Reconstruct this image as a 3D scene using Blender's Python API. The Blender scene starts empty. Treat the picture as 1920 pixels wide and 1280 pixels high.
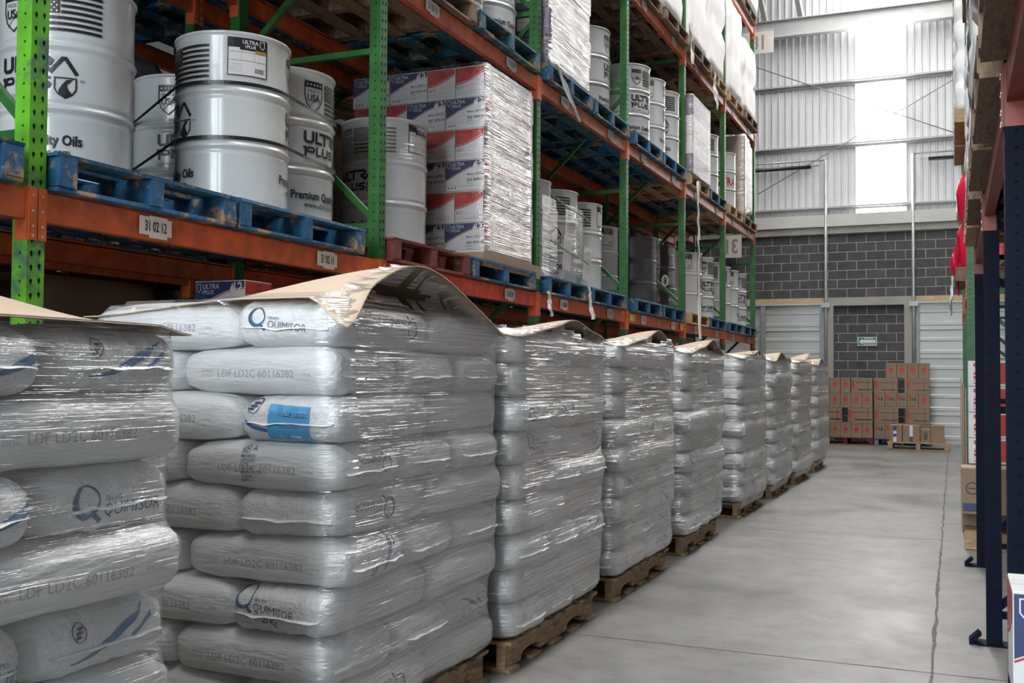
import bpy, bmesh, math, random
import numpy as np
from mathutils import Vector, Matrix, noise
from mathutils.bvhtree import BVHTree

random.seed(7)
PI = math.pi
SC = bpy.context.scene
COL = SC.collection

# ------------------------------------------------------------------ camera
cam_d = bpy.data.cameras.new('camera')
cam = bpy.data.objects.new('camera', cam_d)
COL.objects.link(cam)
SC.camera = cam
H = 1.3255
yaw, pitch, roll = 0.4016, 0.0329, 0.0070
cy, sy, cp, sp = math.cos(yaw), math.sin(yaw), math.cos(pitch), math.sin(pitch)
Fv = Vector((-sy * cp, cy * cp, sp)); Rv = Vector((cy, sy, 0)); Uv = Rv.cross(Fv)
R2 = math.cos(roll) * Rv + math.sin(roll) * Uv
U2 = -math.sin(roll) * Rv + math.cos(roll) * Uv
M = Matrix((R2, U2, -Fv)).transposed().to_4x4()
M.translation = (0, 0, H)
cam.matrix_world = M
cam_d.sensor_width = 36.0
cam_d.lens = 1950.0 / 1920.0 * 36.0
cam_d.clip_start = 0.05
cam_d.clip_end = 200

# ------------------------------------------------------------------ world, light, exposure
wd = bpy.data.worlds.new('world'); SC.world = wd; wd.use_nodes = True
wd.node_tree.nodes['Background'].inputs[0].default_value = (0.75, 0.85, 1, 1)
wd.node_tree.nodes['Background'].inputs[1].default_value = 0.3
SC.view_settings.view_transform = 'Standard'
SC.view_settings.look = 'None'
SC.view_settings.exposure = 0.1
SC.view_settings.gamma = 1.0
SC.view_settings.use_curve_mapping = False
cyc = SC.cycles
cyc.use_adaptive_sampling = True
cyc.adaptive_threshold = 0.03
cyc.use_denoising = True
cyc.max_bounces = 7
cyc.diffuse_bounces = 4
cyc.glossy_bounces = 3
cyc.transmission_bounces = 3
cyc.transparent_max_bounces = 10
cyc.caustics_reflective = False
cyc.caustics_refractive = False
cyc.sample_clamp_indirect = 4.0
ROOF_E, WALL_E, BACK_E = 12.5, 10.0, 13.5     # brightness of the translucent roof sheets and of the wall sheet
HR = 10.4                      # roof height

# ------------------------------------------------------------------ materials
def nt(name):
    m = bpy.data.materials.new(name); m.use_nodes = True
    t = m.node_tree; b = t.nodes['Principled BSDF']
    return m, t, b

def N(t, kind, **kw):
    n = t.nodes.new(kind)
    for k, v in kw.items():
        if k in n.inputs: n.inputs[k].default_value = v
        else: setattr(n, k, v)
    return n

def ramp(t, stops):
    r = t.nodes.new('ShaderNodeValToRGB')
    e = r.color_ramp.elements
    while len(e) < len(stops): e.new(0.5)
    for i, (p, c) in enumerate(stops):
        e[i].position = p; e[i].color = (c[0], c[1], c[2], 1)
    return r

def mat(name, col, rough=0.5, metal=0.0, var=0.12, scale=6.0, bump=0.0, bscale=40.0, stretch=(1, 1, 1), spec=0.5, coat=0.0):
    m, t, b = nt(name)
    tc = N(t, 'ShaderNodeTexCoord'); mp = N(t, 'ShaderNodeMapping'); mp.inputs['Scale'].default_value = stretch
    t.links.new(tc.outputs['Object'], mp.inputs[0])
    nz = N(t, 'ShaderNodeTexNoise', Scale=scale, Detail=6.0)
    t.links.new(mp.outputs[0], nz.inputs['Vector'])
    lo = [c * (1 - var) for c in col]; hi = [min(1, c * (1 + var)) for c in col]
    r = ramp(t, [(0.3, lo), (0.7, hi)])
    t.links.new(nz.outputs['Fac'], r.inputs[0]); t.links.new(r.outputs[0], b.inputs['Base Color'])
    b.inputs['Roughness'].default_value = rough; b.inputs['Metallic'].default_value = metal
    b.inputs['Specular IOR Level'].default_value = spec
    b.inputs['Coat Weight'].default_value = coat
    if bump:
        n2 = N(t, 'ShaderNodeTexNoise', Scale=bscale, Detail=5.0); t.links.new(mp.outputs[0], n2.inputs['Vector'])
        bp = N(t, 'ShaderNodeBump', Strength=bump, Distance=0.01)
        t.links.new(n2.outputs['Fac'], bp.inputs['Height']); t.links.new(bp.outputs[0], b.inputs['Normal'])
    return m

def worn(name, col, under, amount=0.42, rough=0.6, scale=5.0, stretch=(1, 1, 1)):
    m, t, b = nt(name)
    tc = N(t, 'ShaderNodeTexCoord'); mp = N(t, 'ShaderNodeMapping'); mp.inputs['Scale'].default_value = stretch
    t.links.new(tc.outputs['Object'], mp.inputs[0])
    n1 = N(t, 'ShaderNodeTexNoise', Scale=scale, Detail=9.0, Roughness=0.7); t.links.new(mp.outputs[0], n1.inputs['Vector'])
    n2 = N(t, 'ShaderNodeTexNoise', Scale=scale * 5, Detail=6.0); t.links.new(mp.outputs[0], n2.inputs['Vector'])
    r1 = ramp(t, [(amount - 0.03, (1, 1, 1)), (amount + 0.02, (0, 0, 0))]); t.links.new(n1.outputs['Fac'], r1.inputs[0])
    c1 = ramp(t, [(0.3, [c * 0.65 for c in col]), (0.7, [min(1, c * 1.25) for c in col])]); t.links.new(n2.outputs['Fac'], c1.inputs[0])
    c2 = ramp(t, [(0.3, [c * 0.6 for c in under]), (0.7, under)]); t.links.new(n2.outputs['Fac'], c2.inputs[0])
    mx = N(t, 'ShaderNodeMixRGB'); t.links.new(r1.outputs[0], mx.inputs[0]); t.links.new(c1.outputs[0], mx.inputs[1]); t.links.new(c2.outputs[0], mx.inputs[2])
    t.links.new(mx.outputs[0], b.inputs['Base Color']); b.inputs['Roughness'].default_value = rough
    bp = N(t, 'ShaderNodeBump', Strength=0.35, Distance=0.006); t.links.new(n2.outputs['Fac'], bp.inputs['Height']); t.links.new(bp.outputs[0], b.inputs['Normal'])
    return m

def emis(name, col, s):
    m, t, b = nt(name)
    b.inputs['Base Color'].default_value = (*col, 1)
    b.inputs['Emission Color'].default_value = (*col, 1); b.inputs['Emission Strength'].default_value = s
    return m

MT = {}
MT['drum'] = mat('drum_paint', (0.51, 0.53, 0.535), 0.22, var=0.03, scale=3, coat=0.3)
MT['drumdark'] = mat('black_drum_paint', (0.03, 0.03, 0.035), 0.3, var=0.1)
MT['steel'] = mat('steel', (0.5, 0.5, 0.5), 0.35, 0.8)
MT['ink'] = mat('black_ink', (0.012, 0.012, 0.015), 0.4, var=0.05)
MT['navy'] = mat('navy_ink', (0.02, 0.035, 0.11), 0.45, var=0.1)
MT['greyink'] = mat('grey_ink', (0.42, 0.42, 0.43), 0.5, var=0.15, scale=30)
MT['blueink'] = mat('blue_ink', (0.02, 0.16, 0.42), 0.45, var=0.15)
MT['cyanlabel'] = mat('bright_blue_label', (0.05, 0.42, 0.80), 0.4, var=0.06)
MT['redink'] = mat('red_ink', (0.45, 0.035, 0.03), 0.5, var=0.1)
MT['white'] = mat('white_print', (0.72, 0.72, 0.72), 0.5, var=0.05)
MT['gold'] = mat('gold_print', (0.35, 0.22, 0.05), 0.5)
MT['paper'] = mat('paper', (0.6, 0.58, 0.58), 0.6, var=0.05)
MT['sack'] = mat('white_sack_plastic', (0.90, 0.92, 0.93), 0.38, var=0.02, bump=0.8, bscale=14, stretch=(1.5, 5, 5))
MT['carton'] = mat('white_carton', (0.62, 0.62, 0.63), 0.6, var=0.04)
MT['card'] = mat('brown_cardboard', (0.28, 0.19, 0.125), 0.75, var=0.10, scale=3, bump=0.1)
MT['cardsheet'] = mat('cardboard_sheet', (0.56, 0.44, 0.33), 0.7, var=0.08, scale=2, bump=0.08)
MT['orange'] = worn('orange_paint', (0.50, 0.095, 0.025), (0.36, 0.09, 0.045), 0.40, 0.45, 2.0)
MT['shadedorange'] = worn('shaded_orange_paint', (0.22, 0.035, 0.014), (0.15, 0.04, 0.025), 0.42, 0.45, 2.0)  # orange beam paint with the blue rack's shade mixed into the colour
MT['red'] = worn('red_orange_paint', (0.60, 0.075, 0.025), (0.40, 0.06, 0.04), 0.42, 0.45, 2.0)
MT['green'] = worn('green_paint', (0.012, 0.10, 0.014), (0.02, 0.07, 0.03), 0.35, 0.45, 2.0)
MT['greenlight'] = worn('lime_green_paint', (0.10, 0.36, 0.015), (0.07, 0.15, 0.09), 0.48, 0.45, 1.6)
MT['bluepost'] = mat('dark_blue_paint', (0.0025, 0.005, 0.016), 0.6, var=0.2, spec=0.10)
MT['hollowshade'] = mat('post_hollow_shade', (0.004, 0.004, 0.004), 0.9)
MT['zinc'] = mat('galvanised_steel', (0.42, 0.43, 0.44), 0.45, 0.5, var=0.15)
MT['blue'] = worn('blue_pallet_paint', (0.006, 0.085, 0.19), (0.36, 0.23, 0.13), 0.45, 0.65, 7.0)
MT['teal'] = worn('teal_pallet_paint', (0.010, 0.09, 0.14), (0.28, 0.19, 0.11), 0.46, 0.65, 7.0)
MT['darkred'] = worn('dark_red_pallet_paint', (0.13, 0.022, 0.02), (0.26, 0.15, 0.09), 0.40, 0.7, 5.0)
MT['wood'] = worn('pallet_wood', (0.42, 0.28, 0.15), (0.26, 0.17, 0.10), 0.42, 0.7, 3.0, (1, 1, 6))
MT['oldwood'] = worn('weathered_wood', (0.20, 0.13, 0.08), (0.12, 0.09, 0.07), 0.45, 0.75, 3.0, (6, 1, 1))
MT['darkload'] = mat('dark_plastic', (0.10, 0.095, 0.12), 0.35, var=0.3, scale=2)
MT['purple'] = mat('purple_carton', (0.10, 0.07, 0.14), 0.5, var=0.15)
MT['bulk'] = mat('white_bulk_fabric', (0.86, 0.86, 0.87), 0.6, var=0.05, bump=0.4, bscale=9)
MT['tan'] = mat('tan_board', (0.36, 0.25, 0.18), 0.7, var=0.1)
MT['concrete'] = mat('concrete', (0.36, 0.34, 0.31), 0.8, var=0.12, scale=2.5, bump=0.15, bscale=12)
MT['concretelight'] = mat('light_concrete', (0.60, 0.59, 0.56), 0.8, var=0.06, scale=2)
MT['sheetmetal'] = mat('white_corrugated_metal', (0.68, 0.69, 0.71), 0.5, var=0.05, scale=1.2)
MT['doormetal'] = mat('roller_door_metal', (0.50, 0.52, 0.51), 0.45, 0.2, var=0.05, scale=1.2)
MT['doorframe'] = mat('door_frame_metal', (0.30, 0.34, 0.33), 0.5, 0.2)
MT['beamwhite'] = mat('white_steel', (0.50, 0.50, 0.50), 0.5, var=0.05)
MT['roof'] = mat('roof_sheet', (0.55, 0.56, 0.58), 0.5, var=0.05)
MT['sidewall'] = mat('side_wall_sheet', (0.20, 0.205, 0.21), 0.6, var=0.05)
MT['signgreen'] = mat('green_sign', (0.01, 0.19, 0.10), 0.4, var=0.04)
MT['signwhite'] = mat('banner_white', (0.60, 0.56, 0.52), 0.7, var=0.04)
MT['signgrey'] = mat('banner_number_grey', (0.24, 0.22, 0.21), 0.7, var=0.04)
MT['pinkfilm'] = mat('red_plastic_film', (0.60, 0.012, 0.05), 0.25, var=0.25, scale=3, bump=0.5, bscale=12)
MT['ragfilm'] = mat('loose_clear_film', (0.72, 0.70, 0.70), 0.25, var=0.1, bump=0.6, bscale=25)
MT['strap'] = mat('black_strap', (0.012, 0.012, 0.012), 0.35)
MT['greenstrap'] = mat('green_strap', (0.02, 0.20, 0.08), 0.4)
MT['yellow'] = mat('yellow_label', (0.55, 0.40, 0.05), 0.5)
MT['skyroof'] = emis('translucent_roof_sheet', (1.0, 0.98, 0.95), ROOF_E)
MT['skyback'] = emis('translucent_rear_sheet', (0.86, 0.94, 1.0), BACK_E)
MT['skywall'] = emis('translucent_wall_sheet', (1.0, 0.98, 0.96), WALL_E)

def floor_mat():
    m, t, b = nt('concrete_floor')
    tc = N(t, 'ShaderNodeTexCoord'); L = t.links.new
    n1 = N(t, 'ShaderNodeTexNoise', Scale=0.7, Detail=8.0, Roughness=0.65); L(tc.outputs['Object'], n1.inputs['Vector'])
    n2 = N(t, 'ShaderNodeTexNoise', Scale=6.0, Detail=10.0, Roughness=0.7); L(tc.outputs['Object'], n2.inputs['Vector'])
    r1 = ramp(t, [(0.25, (0.150, 0.147, 0.144)), (0.55, (0.20, 0.196, 0.191)), (0.8, (0.275, 0.27, 0.26))]); L(n1.outputs['Fac'], r1.inputs[0])
    r2 = ramp(t, [(0.3, (0.72, 0.72, 0.72)), (0.5, (1, 1, 1)), (0.72, (1.18, 1.18, 1.18))]); L(n2.outputs['Fac'], r2.inputs[0])
    mx = N(t, 'ShaderNodeMixRGB', blend_type='MULTIPLY'); mx.inputs[0].default_value = 1; L(r1.outputs[0], mx.inputs[1]); L(r2.outputs[0], mx.inputs[2])
    L(mx.outputs[0], b.inputs['Base Color'])
    rr = ramp(t, [(0.35, (0.28, 0.28, 0.28)), (0.65, (0.58, 0.58, 0.58))]); L(n1.outputs['Fac'], rr.inputs[0]); L(rr.outputs[0], b.inputs['Roughness'])
    bp = N(t, 'ShaderNodeBump', Strength=0.12, Distance=0.004); L(n2.outputs['Fac'], bp.inputs['Height']); L(bp.outputs[0], b.inputs['Normal'])
    return m
MT['floor'] = floor_mat()

def block_mat():
    m, t, b = nt('grey_block_wall'); L = t.links.new
    tc = N(t, 'ShaderNodeTexCoord')
    br = N(t, 'ShaderNodeTexBrick'); L(tc.outputs['UV'], br.inputs['Vector'])
    br.offset = 0.5; br.squash = 1
    for k, v in (('Color1', (0.060, 0.062, 0.068, 1)), ('Color2', (0.085, 0.086, 0.092, 1)), ('Mortar', (0.36, 0.32, 0.26, 1)),
                 ('Scale', 1.0), ('Mortar Size', 0.0075), ('Mortar Smooth', 0.15), ('Bias', 0.0), ('Brick Width', 0.386), ('Row Height', 0.193)):
        br.inputs[k].default_value = v
    nz = N(t, 'ShaderNodeTexNoise', Scale=5.0, Detail=8.0); L(tc.outputs['UV'], nz.inputs['Vector'])
    r = ramp(t, [(0.3, (0.85, 0.85, 0.85)), (0.7, (1.2, 1.2, 1.2))]); L(nz.outputs['Fac'], r.inputs[0])
    mx = N(t, 'ShaderNodeMixRGB', blend_type='MULTIPLY'); mx.inputs[0].default_value = 1; L(br.outputs['Color'], mx.inputs[1]); L(r.outputs[0], mx.inputs[2])
    L(mx.outputs[0], b.inputs['Base Color']); b.inputs['Roughness'].default_value = 0.85
    bp = N(t, 'ShaderNodeBump', Strength=0.5, Distance=0.01, invert=True); L(br.outputs['Fac'], bp.inputs['Height']); L(bp.outputs[0], b.inputs['Normal'])
    return m
MT['block'] = block_mat()

def film_mat(name, haze=0.10, streak=0.5, slant=0.10, base=0.13, fz=0.45):
    """clear stretch film: mostly see-through, glossy, with milky horizontal stretch streaks"""
    m = bpy.data.materials.new(name); m.use_nodes = True; t = m.node_tree; t.nodes.clear(); L = t.links.new
    out = N(t, 'ShaderNodeOutputMaterial')
    uv = N(t, 'ShaderNodeUVMap')
    def nz(sx, sy_, det=4.0, sh=slant, rough=0.55):
        mp = N(t, 'ShaderNodeMapping'); mp.inputs['Rotation'].default_value = (0, 0, sh); mp.inputs['Scale'].default_value = (sx, sy_, 1)
        L(uv.outputs[0], mp.inputs[0])
        n = N(t, 'ShaderNodeTexNoise', Scale=1.0, Detail=det, Roughness=rough); L(mp.outputs[0], n.inputs['Vector']); return n
    a = nz(1.3, 80, 3.0); c = nz(3.5, 26, 5.0, -slant * 0.6); d = nz(1.0, 3.0, 4.0, 0); w = nz(1.1, 9, 2.0, slant)
    add = N(t, 'ShaderNodeMath', operation='ADD'); L(a.outputs['Fac'], add.inputs[0]); L(c.outputs['Fac'], add.inputs[1])
    ad2 = N(t, 'ShaderNodeMath', operation='MULTIPLY_ADD'); L(w.outputs['Fac'], ad2.inputs[0]); ad2.inputs[1].default_value = 3.0; L(add.outputs[0], ad2.inputs[2])
    bp = N(t, 'ShaderNodeBump', Strength=1.0, Distance=0.014); L(ad2.outputs[0], bp.inputs['Height'])
    gl = N(t, 'ShaderNodeBsdfGlossy'); gl.inputs['Roughness'].default_value = 0.11; gl.inputs['Color'].default_value = (1, 1, 1, 1); L(bp.outputs[0], gl.inputs['Normal'])
    df = N(t, 'ShaderNodeBsdfDiffuse'); df.inputs['Color'].default_value = (0.85, 0.86, 0.88, 1); L(bp.outputs[0], df.inputs['Normal'])
    tr = N(t, 'ShaderNodeBsdfTransparent'); tr.inputs['Color'].default_value = (0.975, 0.975, 0.975, 1)
    lw = N(t, 'ShaderNodeLayerWeight'); lw.inputs['Blend'].default_value = 0.35; L(bp.outputs[0], lw.inputs['Normal'])
    # streak mask
    rm = ramp(t, [(0.50, (0, 0, 0)), (0.72, (1, 1, 1))]); L(a.outputs['Fac'], rm.inputs[0])
    rd = ramp(t, [(0.40, (0.15, 0.15, 0.15)), (0.65, (1, 1, 1))]); L(d.outputs['Fac'], rd.inputs[0])
    mk = N(t, 'ShaderNodeMath', operation='MULTIPLY'); L(rm.outputs[0], mk.inputs[0]); L(rd.outputs[0], mk.inputs[1])
    g1 = N(t, 'ShaderNodeMath', operation='MULTIPLY_ADD'); L(mk.outputs[0], g1.inputs[0]); g1.inputs[1].default_value = streak * 0.6; g1.inputs[2].default_value = base
    g2 = N(t, 'ShaderNodeMath', operation='MULTIPLY_ADD', use_clamp=True); L(lw.outputs['Facing'], g2.inputs[0]); g2.inputs[1].default_value = fz; L(g1.outputs[0], g2.inputs[2])
    hz = N(t, 'ShaderNodeMath', operation='MULTIPLY_ADD', use_clamp=True); L(mk.outputs[0], hz.inputs[0]); hz.inputs[1].default_value = streak * 0.30
    l2 = N(t, 'ShaderNodeLayerWeight'); l2.inputs['Blend'].default_value = 0.5
    h2 = N(t, 'ShaderNodeMath', operation='MULTIPLY_ADD'); L(l2.outputs['Facing'], h2.inputs[0]); h2.inputs[1].default_value = haze * 2.2; h2.inputs[2].default_value = haze * 0.15; L(h2.outputs[0], hz.inputs[2])
    m1 = N(t, 'ShaderNodeMixShader'); L(hz.outputs[0], m1.inputs[0]); L(tr.outputs[0], m1.inputs[1]); L(df.outputs[0], m1.inputs[2])
    m2 = N(t, 'ShaderNodeMixShader'); L(g2.outputs[0], m2.inputs[0]); L(m1.outputs[0], m2.inputs[1]); L(gl.outputs[0], m2.inputs[2])
    L(m2.outputs[0], out.inputs[0])
    return m
MT['film'] = film_mat('clear_stretch_film')
MT['filmclear'] = film_mat('low_haze_stretch_film', 0.03, 0.25, 0.08, 0.05)  # same film with little haze, for sides without painted glare
MT['filmbare'] = film_mat('faint_haze_film', 0.004, 0.10, 0.08, 0.03, 0.10)
MT['filmsoft'] = film_mat('smooth_stretch_film', 0.10, 0.16, 0.06, 0.045, 0.32)
MT['filmhazy'] = film_mat('hazy_stretch_film', 0.27, 0.7, 0.25)

# ------------------------------------------------------------------ helpers
def tag(o, label=None, cat=None, group=None, kind=None):
    if label: o['label'] = label
    if cat: o['category'] = cat
    if group: o['group'] = group
    if kind: o['kind'] = kind
    return o

def empty(name, loc, rz=0.0):
    o = bpy.data.objects.new(name, None); COL.objects.link(o)
    o.location = loc; o.rotation_euler = (0, 0, rz); o.empty_display_size = 0.1
    return o

def link(name, me, parent=None, loc=(0, 0, 0), rz=0.0):
    o = bpy.data.objects.new(name, me); COL.objects.link(o)
    o.location = loc; o.rotation_euler = (0, 0, rz)
    if parent: o.parent = parent
    return o

def copy_tree(o, parent=None):
    c = o.copy(); COL.objects.link(c)
    if parent: c.parent = parent
    for ch in list(o.children): copy_tree(ch, c)
    return c

class MB:
    def __init__(s): s.v = []; s.f = []; s.mi = []; s.sm = []
    def add(s, vs, fs, mi=0, sm=False):
        n = len(s.v); s.v += [tuple(p) for p in vs]
        for f in fs: s.f.append(tuple(i + n for i in f)); s.mi.append(mi); s.sm.append(sm)
        return s
    def box(s, c, d, mi=0, rz=0.0, j=0.0):
        hx, hy, hz = d[0] / 2, d[1] / 2, d[2] / 2; ca, sa = math.cos(rz), math.sin(rz); vs = []
        for z in (-hz, hz):
            for x, y in ((-hx, -hy), (hx, -hy), (hx, hy), (-hx, hy)):
                x2 = x + random.uniform(-j, j); y2 = y + random.uniform(-j, j)
                vs.append((c[0] + x2 * ca - y2 * sa, c[1] + x2 * sa + y2 * ca, c[2] + z + random.uniform(-j, j)))
        return s.add(vs, [(3, 2, 1, 0), (4, 5, 6, 7), (0, 1, 5, 4), (1, 2, 6, 5), (2, 3, 7, 6), (3, 0, 4, 7)], mi)
    def bar(s, a, b, w, h, mi=0):
        a = Vector(a); b = Vector(b); d = (b - a).normalized()
        up = Vector((0, 0, 1)) if abs(d.z) < 0.95 else Vector((1, 0, 0))
        r = d.cross(up).normalized(); u = r.cross(d)
        vs = []
        for p in (a, b):
            for x, y in ((-w, -h), (w, -h), (w, h), (-w, h)): vs.append(p + r * x / 2 + u * y / 2)
        return s.add(vs, [(3, 2, 1, 0), (4, 5, 6, 7), (0, 1, 5, 4), (1, 2, 6, 5), (2, 3, 7, 6), (3, 0, 4, 7)], mi)
    def tube(s, pts, r, n=8, mi=0):
        pts = [Vector(p) for p in pts]; vs = []; fs = []
        for i, p in enumerate(pts):
            d = (pts[min(i + 1, len(pts) - 1)] - pts[max(i - 1, 0)]).normalized()
            up = Vector((0, 0, 1)) if abs(d.z) < 0.9 else Vector((1, 0, 0))
            a = d.cross(up).normalized(); b = a.cross(d)
            for k in range(n):
                t = 2 * PI * k / n; vs.append(p + a * math.cos(t) * r + b * math.sin(t) * r)
        for i in range(len(pts) - 1):
            for k in range(n):
                fs.append((i * n + k, i * n + (k + 1) % n, (i + 1) * n + (k + 1) % n, (i + 1) * n + k))
        fs.append(tuple(range(n))[::-1]); fs.append(tuple((len(pts) - 1) * n + k for k in range(n)))
        return s.add(vs, fs, mi, True)
    def lathe(s, prof, n=48, mi=0, cap=True):
        vs = []; fs = []
        for r, z in prof:
            for k in range(n):
                t = 2 * PI * k / n; vs.append((r * math.cos(t), r * math.sin(t), z))
        for i in range(len(prof) - 1):
            for k in range(n):
                fs.append((i * n + k, i * n + (k + 1) % n, (i + 1) * n + (k + 1) % n, (i + 1) * n + k))
        if cap:
            fs.append(tuple(range(n))[::-1]); fs.append(tuple((len(prof) - 1) * n + k for k in range(n)))
        return s.add(vs, fs, mi, True)
    def mesh(s, name, mats, bevel=0.0):
        me = bpy.data.meshes.new(name); me.from_pydata(s.v, [], s.f)
        if not isinstance(mats, (list, tuple)): mats = [mats]
        for m in mats: me.materials.append(m)
        me.polygons.foreach_set('material_index', s.mi); me.polygons.foreach_set('use_smooth', s.sm)
        if bevel:
            bm = bmesh.new(); bm.from_mesh(me)
            es = [e for e in bm.edges if e.is_manifold and e.calc_face_angle(0) > 0.6]
            bmesh.ops.bevel(bm, geom=es, offset=bevel, segments=2, affect='EDGES', profile=0.6)
            bm.to_mesh(me); bm.free()
        me.update(); return me
    def obj(s, name, mats, parent=None, loc=(0, 0, 0), rz=0.0, bevel=0.0):
        return link(name, s.mesh(name, mats, bevel), parent, loc, rz)

def struct(o, label=None, cat=None):
    o['kind'] = 'structure'
    if label: o['label'] = label
    if cat: o['category'] = cat
    return o

# ---- flat print shapes: list of (polygon points, material slot)
def stroke(pts, w, closed=False):
    """mitred ribbon quads along a polyline"""
    P = [Vector(p) for p in pts]; n = len(P); Ls = []; Rs = []
    for i in range(n):
        if closed: a, b = P[i - 1], P[(i + 1) % n]
        else: a, b = P[max(i - 1, 0)], P[min(i + 1, n - 1)]
        d1 = (P[i] - a).normalized() if (P[i] - a).length > 1e-9 else (b - P[i]).normalized()
        d2 = (b - P[i]).normalized() if (b - P[i]).length > 1e-9 else d1
        n1 = Vector((-d1.y, d1.x)); n2 = Vector((-d2.y, d2.x)); m = n1 + n2
        m = m.normalized() if m.length > 1e-6 else n1
        k = min(1.0 / max(m.dot(n1), 0.35), 2.2)
        Ls.append(P[i] + m * w / 2 * k); Rs.append(P[i] - m * w / 2 * k)
    out = []
    for i in range(n if closed else n - 1):
        j = (i + 1) % n; out.append([Rs[i], Rs[j], Ls[j], Ls[i]])
    return out

_tc = {}
def text_polys(s, size, cx=0.0, cy_=0.0, align='LEFT', sx=1.0, bold=0.0):
    key = (s, bold)
    if key not in _tc:
        c = bpy.data.curves.new('t', 'FONT'); c.body = s; c.size = 1.0; c.offset = bold; c.resolution_u = 2
        o = bpy.data.objects.new('t', c); COL.objects.link(o)
        bpy.context.view_layer.update()
        me = o.to_mesh()
        vs = [(v.co.x, v.co.y) for v in me.vertices]; fs = [tuple(p.vertices) for p in me.polygons]
        o.to_mesh_clear(); bpy.data.objects.remove(o); bpy.data.curves.remove(c)
        _tc[key] = (vs, fs)
    vs, fs = _tc[key]
    if not vs: return []
    x0 = min(v[0] for v in vs); x1 = max(v[0] for v in vs)
    k = {'LEFT': x0, 'CENTER': (x0 + x1) / 2, 'RIGHT': x1}[align]
    return [[Vector((cx + (vs[i][0] - k) * size * sx, cy_ + vs[i][1] * size)) for i in f] for f in fs]

def text_w(s, size, sx=1.0, bold=0.0):
    text_polys(s, 1, bold=bold); vs = _tc[(s, bold)][0]
    return (max(v[0] for v in vs) - min(v[0] for v in vs)) * size * sx

def shape_mesh(name, layers, fn, mats, step=0.02, ystep=None):
    """layers: [(polys, slot)], fn maps (x, y) -> point"""
    bm = bmesh.new()
    for polys, mi in layers:
        for p in polys:
            try:
                f = bm.faces.new([bm.verts.new((q[0], q[1], 0.0)) for q in p]); f.material_index = mi
            except ValueError: pass
    if not bm.verts: bm.free(); return None
    xs = [v.co.x for v in bm.verts]; ys = [v.co.y for v in bm.verts]
    x = math.ceil(min(xs) / step) * step
    while x < max(xs):
        bmesh.ops.bisect_plane(bm, geom=bm.verts[:] + bm.edges[:] + bm.faces[:], plane_co=(x, 0, 0), plane_no=(1, 0, 0)); x += step
    if ystep:
        y = math.ceil(min(ys) / ystep) * ystep
        while y < max(ys):
            bmesh.ops.bisect_plane(bm, geom=bm.verts[:] + bm.edges[:] + bm.faces[:], plane_co=(0, y, 0), plane_no=(0, 1, 0)); y += ystep
    for f in bm.faces:
        f.normal_update()
        if f.normal.z < 0: f.normal_flip()
    bad = []
    for v in bm.verts:
        q = fn(v.co.x, v.co.y, v)
        if q is None: bad.append(v)
        else: v.co = q
    if bad: bmesh.ops.delete(bm, geom=bad, context='VERTS')
    me = bpy.data.meshes.new(name); bm.to_mesh(me); bm.free()
    for m in mats: me.materials.append(m)
    return me if len(me.polygons) else None

def rect(x0, y0, x1, y1): return [Vector((x0, y0)), Vector((x1, y0)), Vector((x1, y1)), Vector((x0, y1))]

ORD = ['nearest', 'second', 'third', 'fourth', 'fifth', 'sixth', 'seventh', 'eighth', 'farthest']
NUM = ['first', 'second', 'third', 'fourth', 'fifth', 'sixth', 'seventh', 'eighth', 'ninth', 'tenth']

# ================================================================== SETTING
WY = 22.9           # back wall
XL, XR, YB = -13.0, 7.5, -7.0
fl = MB(); nx, ny = 8, 12
fl.box(((XL + XR) / 2, (YB + WY) / 2, -0.06), (XR - XL, WY - YB, 0.12))
struct(fl.obj('floor', MT['floor']), 'grey polished concrete warehouse floor', 'floor')
# expansion joint lines sawn in the slab (ragged filler)
def joint(p0, p1, w, rag, name):
    b = MB(); n = 260; d = Vector(p1) - Vector(p0); pr = Vector((-d.y, d.x)).normalized(); a = []
    for i in range(n + 1):
        q = Vector(p0) + d * i / n; e = noise.noise(Vector((i * 0.35, 3.1, p0[0]))) * rag; e2 = abs(noise.noise(Vector((i * 0.7, 9.1, p0[1])))) * rag * 1.6
        e3 = max(0, noise.noise(Vector((i * 0.16, 1.7, 5)))) * rag * 2
        a.append((q + pr * (e - w / 2 - e2), q + pr * (e + w / 2 + e3)))
    for i in range(n):
        b.add([(*a[i][0], 0.0012), (*a[i + 1][0], 0.0012), (*a[i + 1][1], 0.0012), (*a[i][1], 0.0012)], [(3, 2, 1, 0)])
    struct(b.obj(name, mat(name + '_mat', (0.13, 0.12, 0.105), 0.9, var=0.4, scale=20)))
joint((-0.10, 1.0), (-0.10, WY), 0.009, 0.012, 'trim_1')
for i, y in enumerate((5.1, 9.3, 13.6, 17.9)): joint((-2.6, y), (XR, y), 0.005, 0.003, 'trim_%d' % (i + 2))

def corrugated(x0, x1, z0, z1, y, pitch=0.145, dep=0.035, facing=-1):
    b = MB(); x = x0; pts = []
    while x < x1:
        for fx, fd in ((0, 0), (0.62, 0), (0.74, 1), (0.88, 1)): pts.append((min(x + fx * pitch, x1), fd * dep))
        x += pitch
    pts.append((x1, 0))
    vs = []; fs = []
    for px, d in pts: vs += [(px, y + d * facing, z0), (px, y + d * facing, z1)]
    for i in range(len(pts) - 1): fs.append((2 * i, 2 * i + 2, 2 * i + 3, 2 * i + 1))
    return b.add(vs, fs)

wb = struct(empty('wall_back', (0, 0, 0)), 'back wall with grey blocks below and corrugated sheet above', 'wall')
SX0, SX1 = -1.875, -0.985      # translucent strip
b = corrugated(XL, SX0, 4.78, HR, WY + 0.05); corr = b.obj('corrugated_sheet', MT['sheetmetal'], wb)
b = corrugated(SX1, XR, 4.78, HR, WY + 0.05); b.obj('corrugated_sheet', MT['sheetmetal'], wb)
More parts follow.
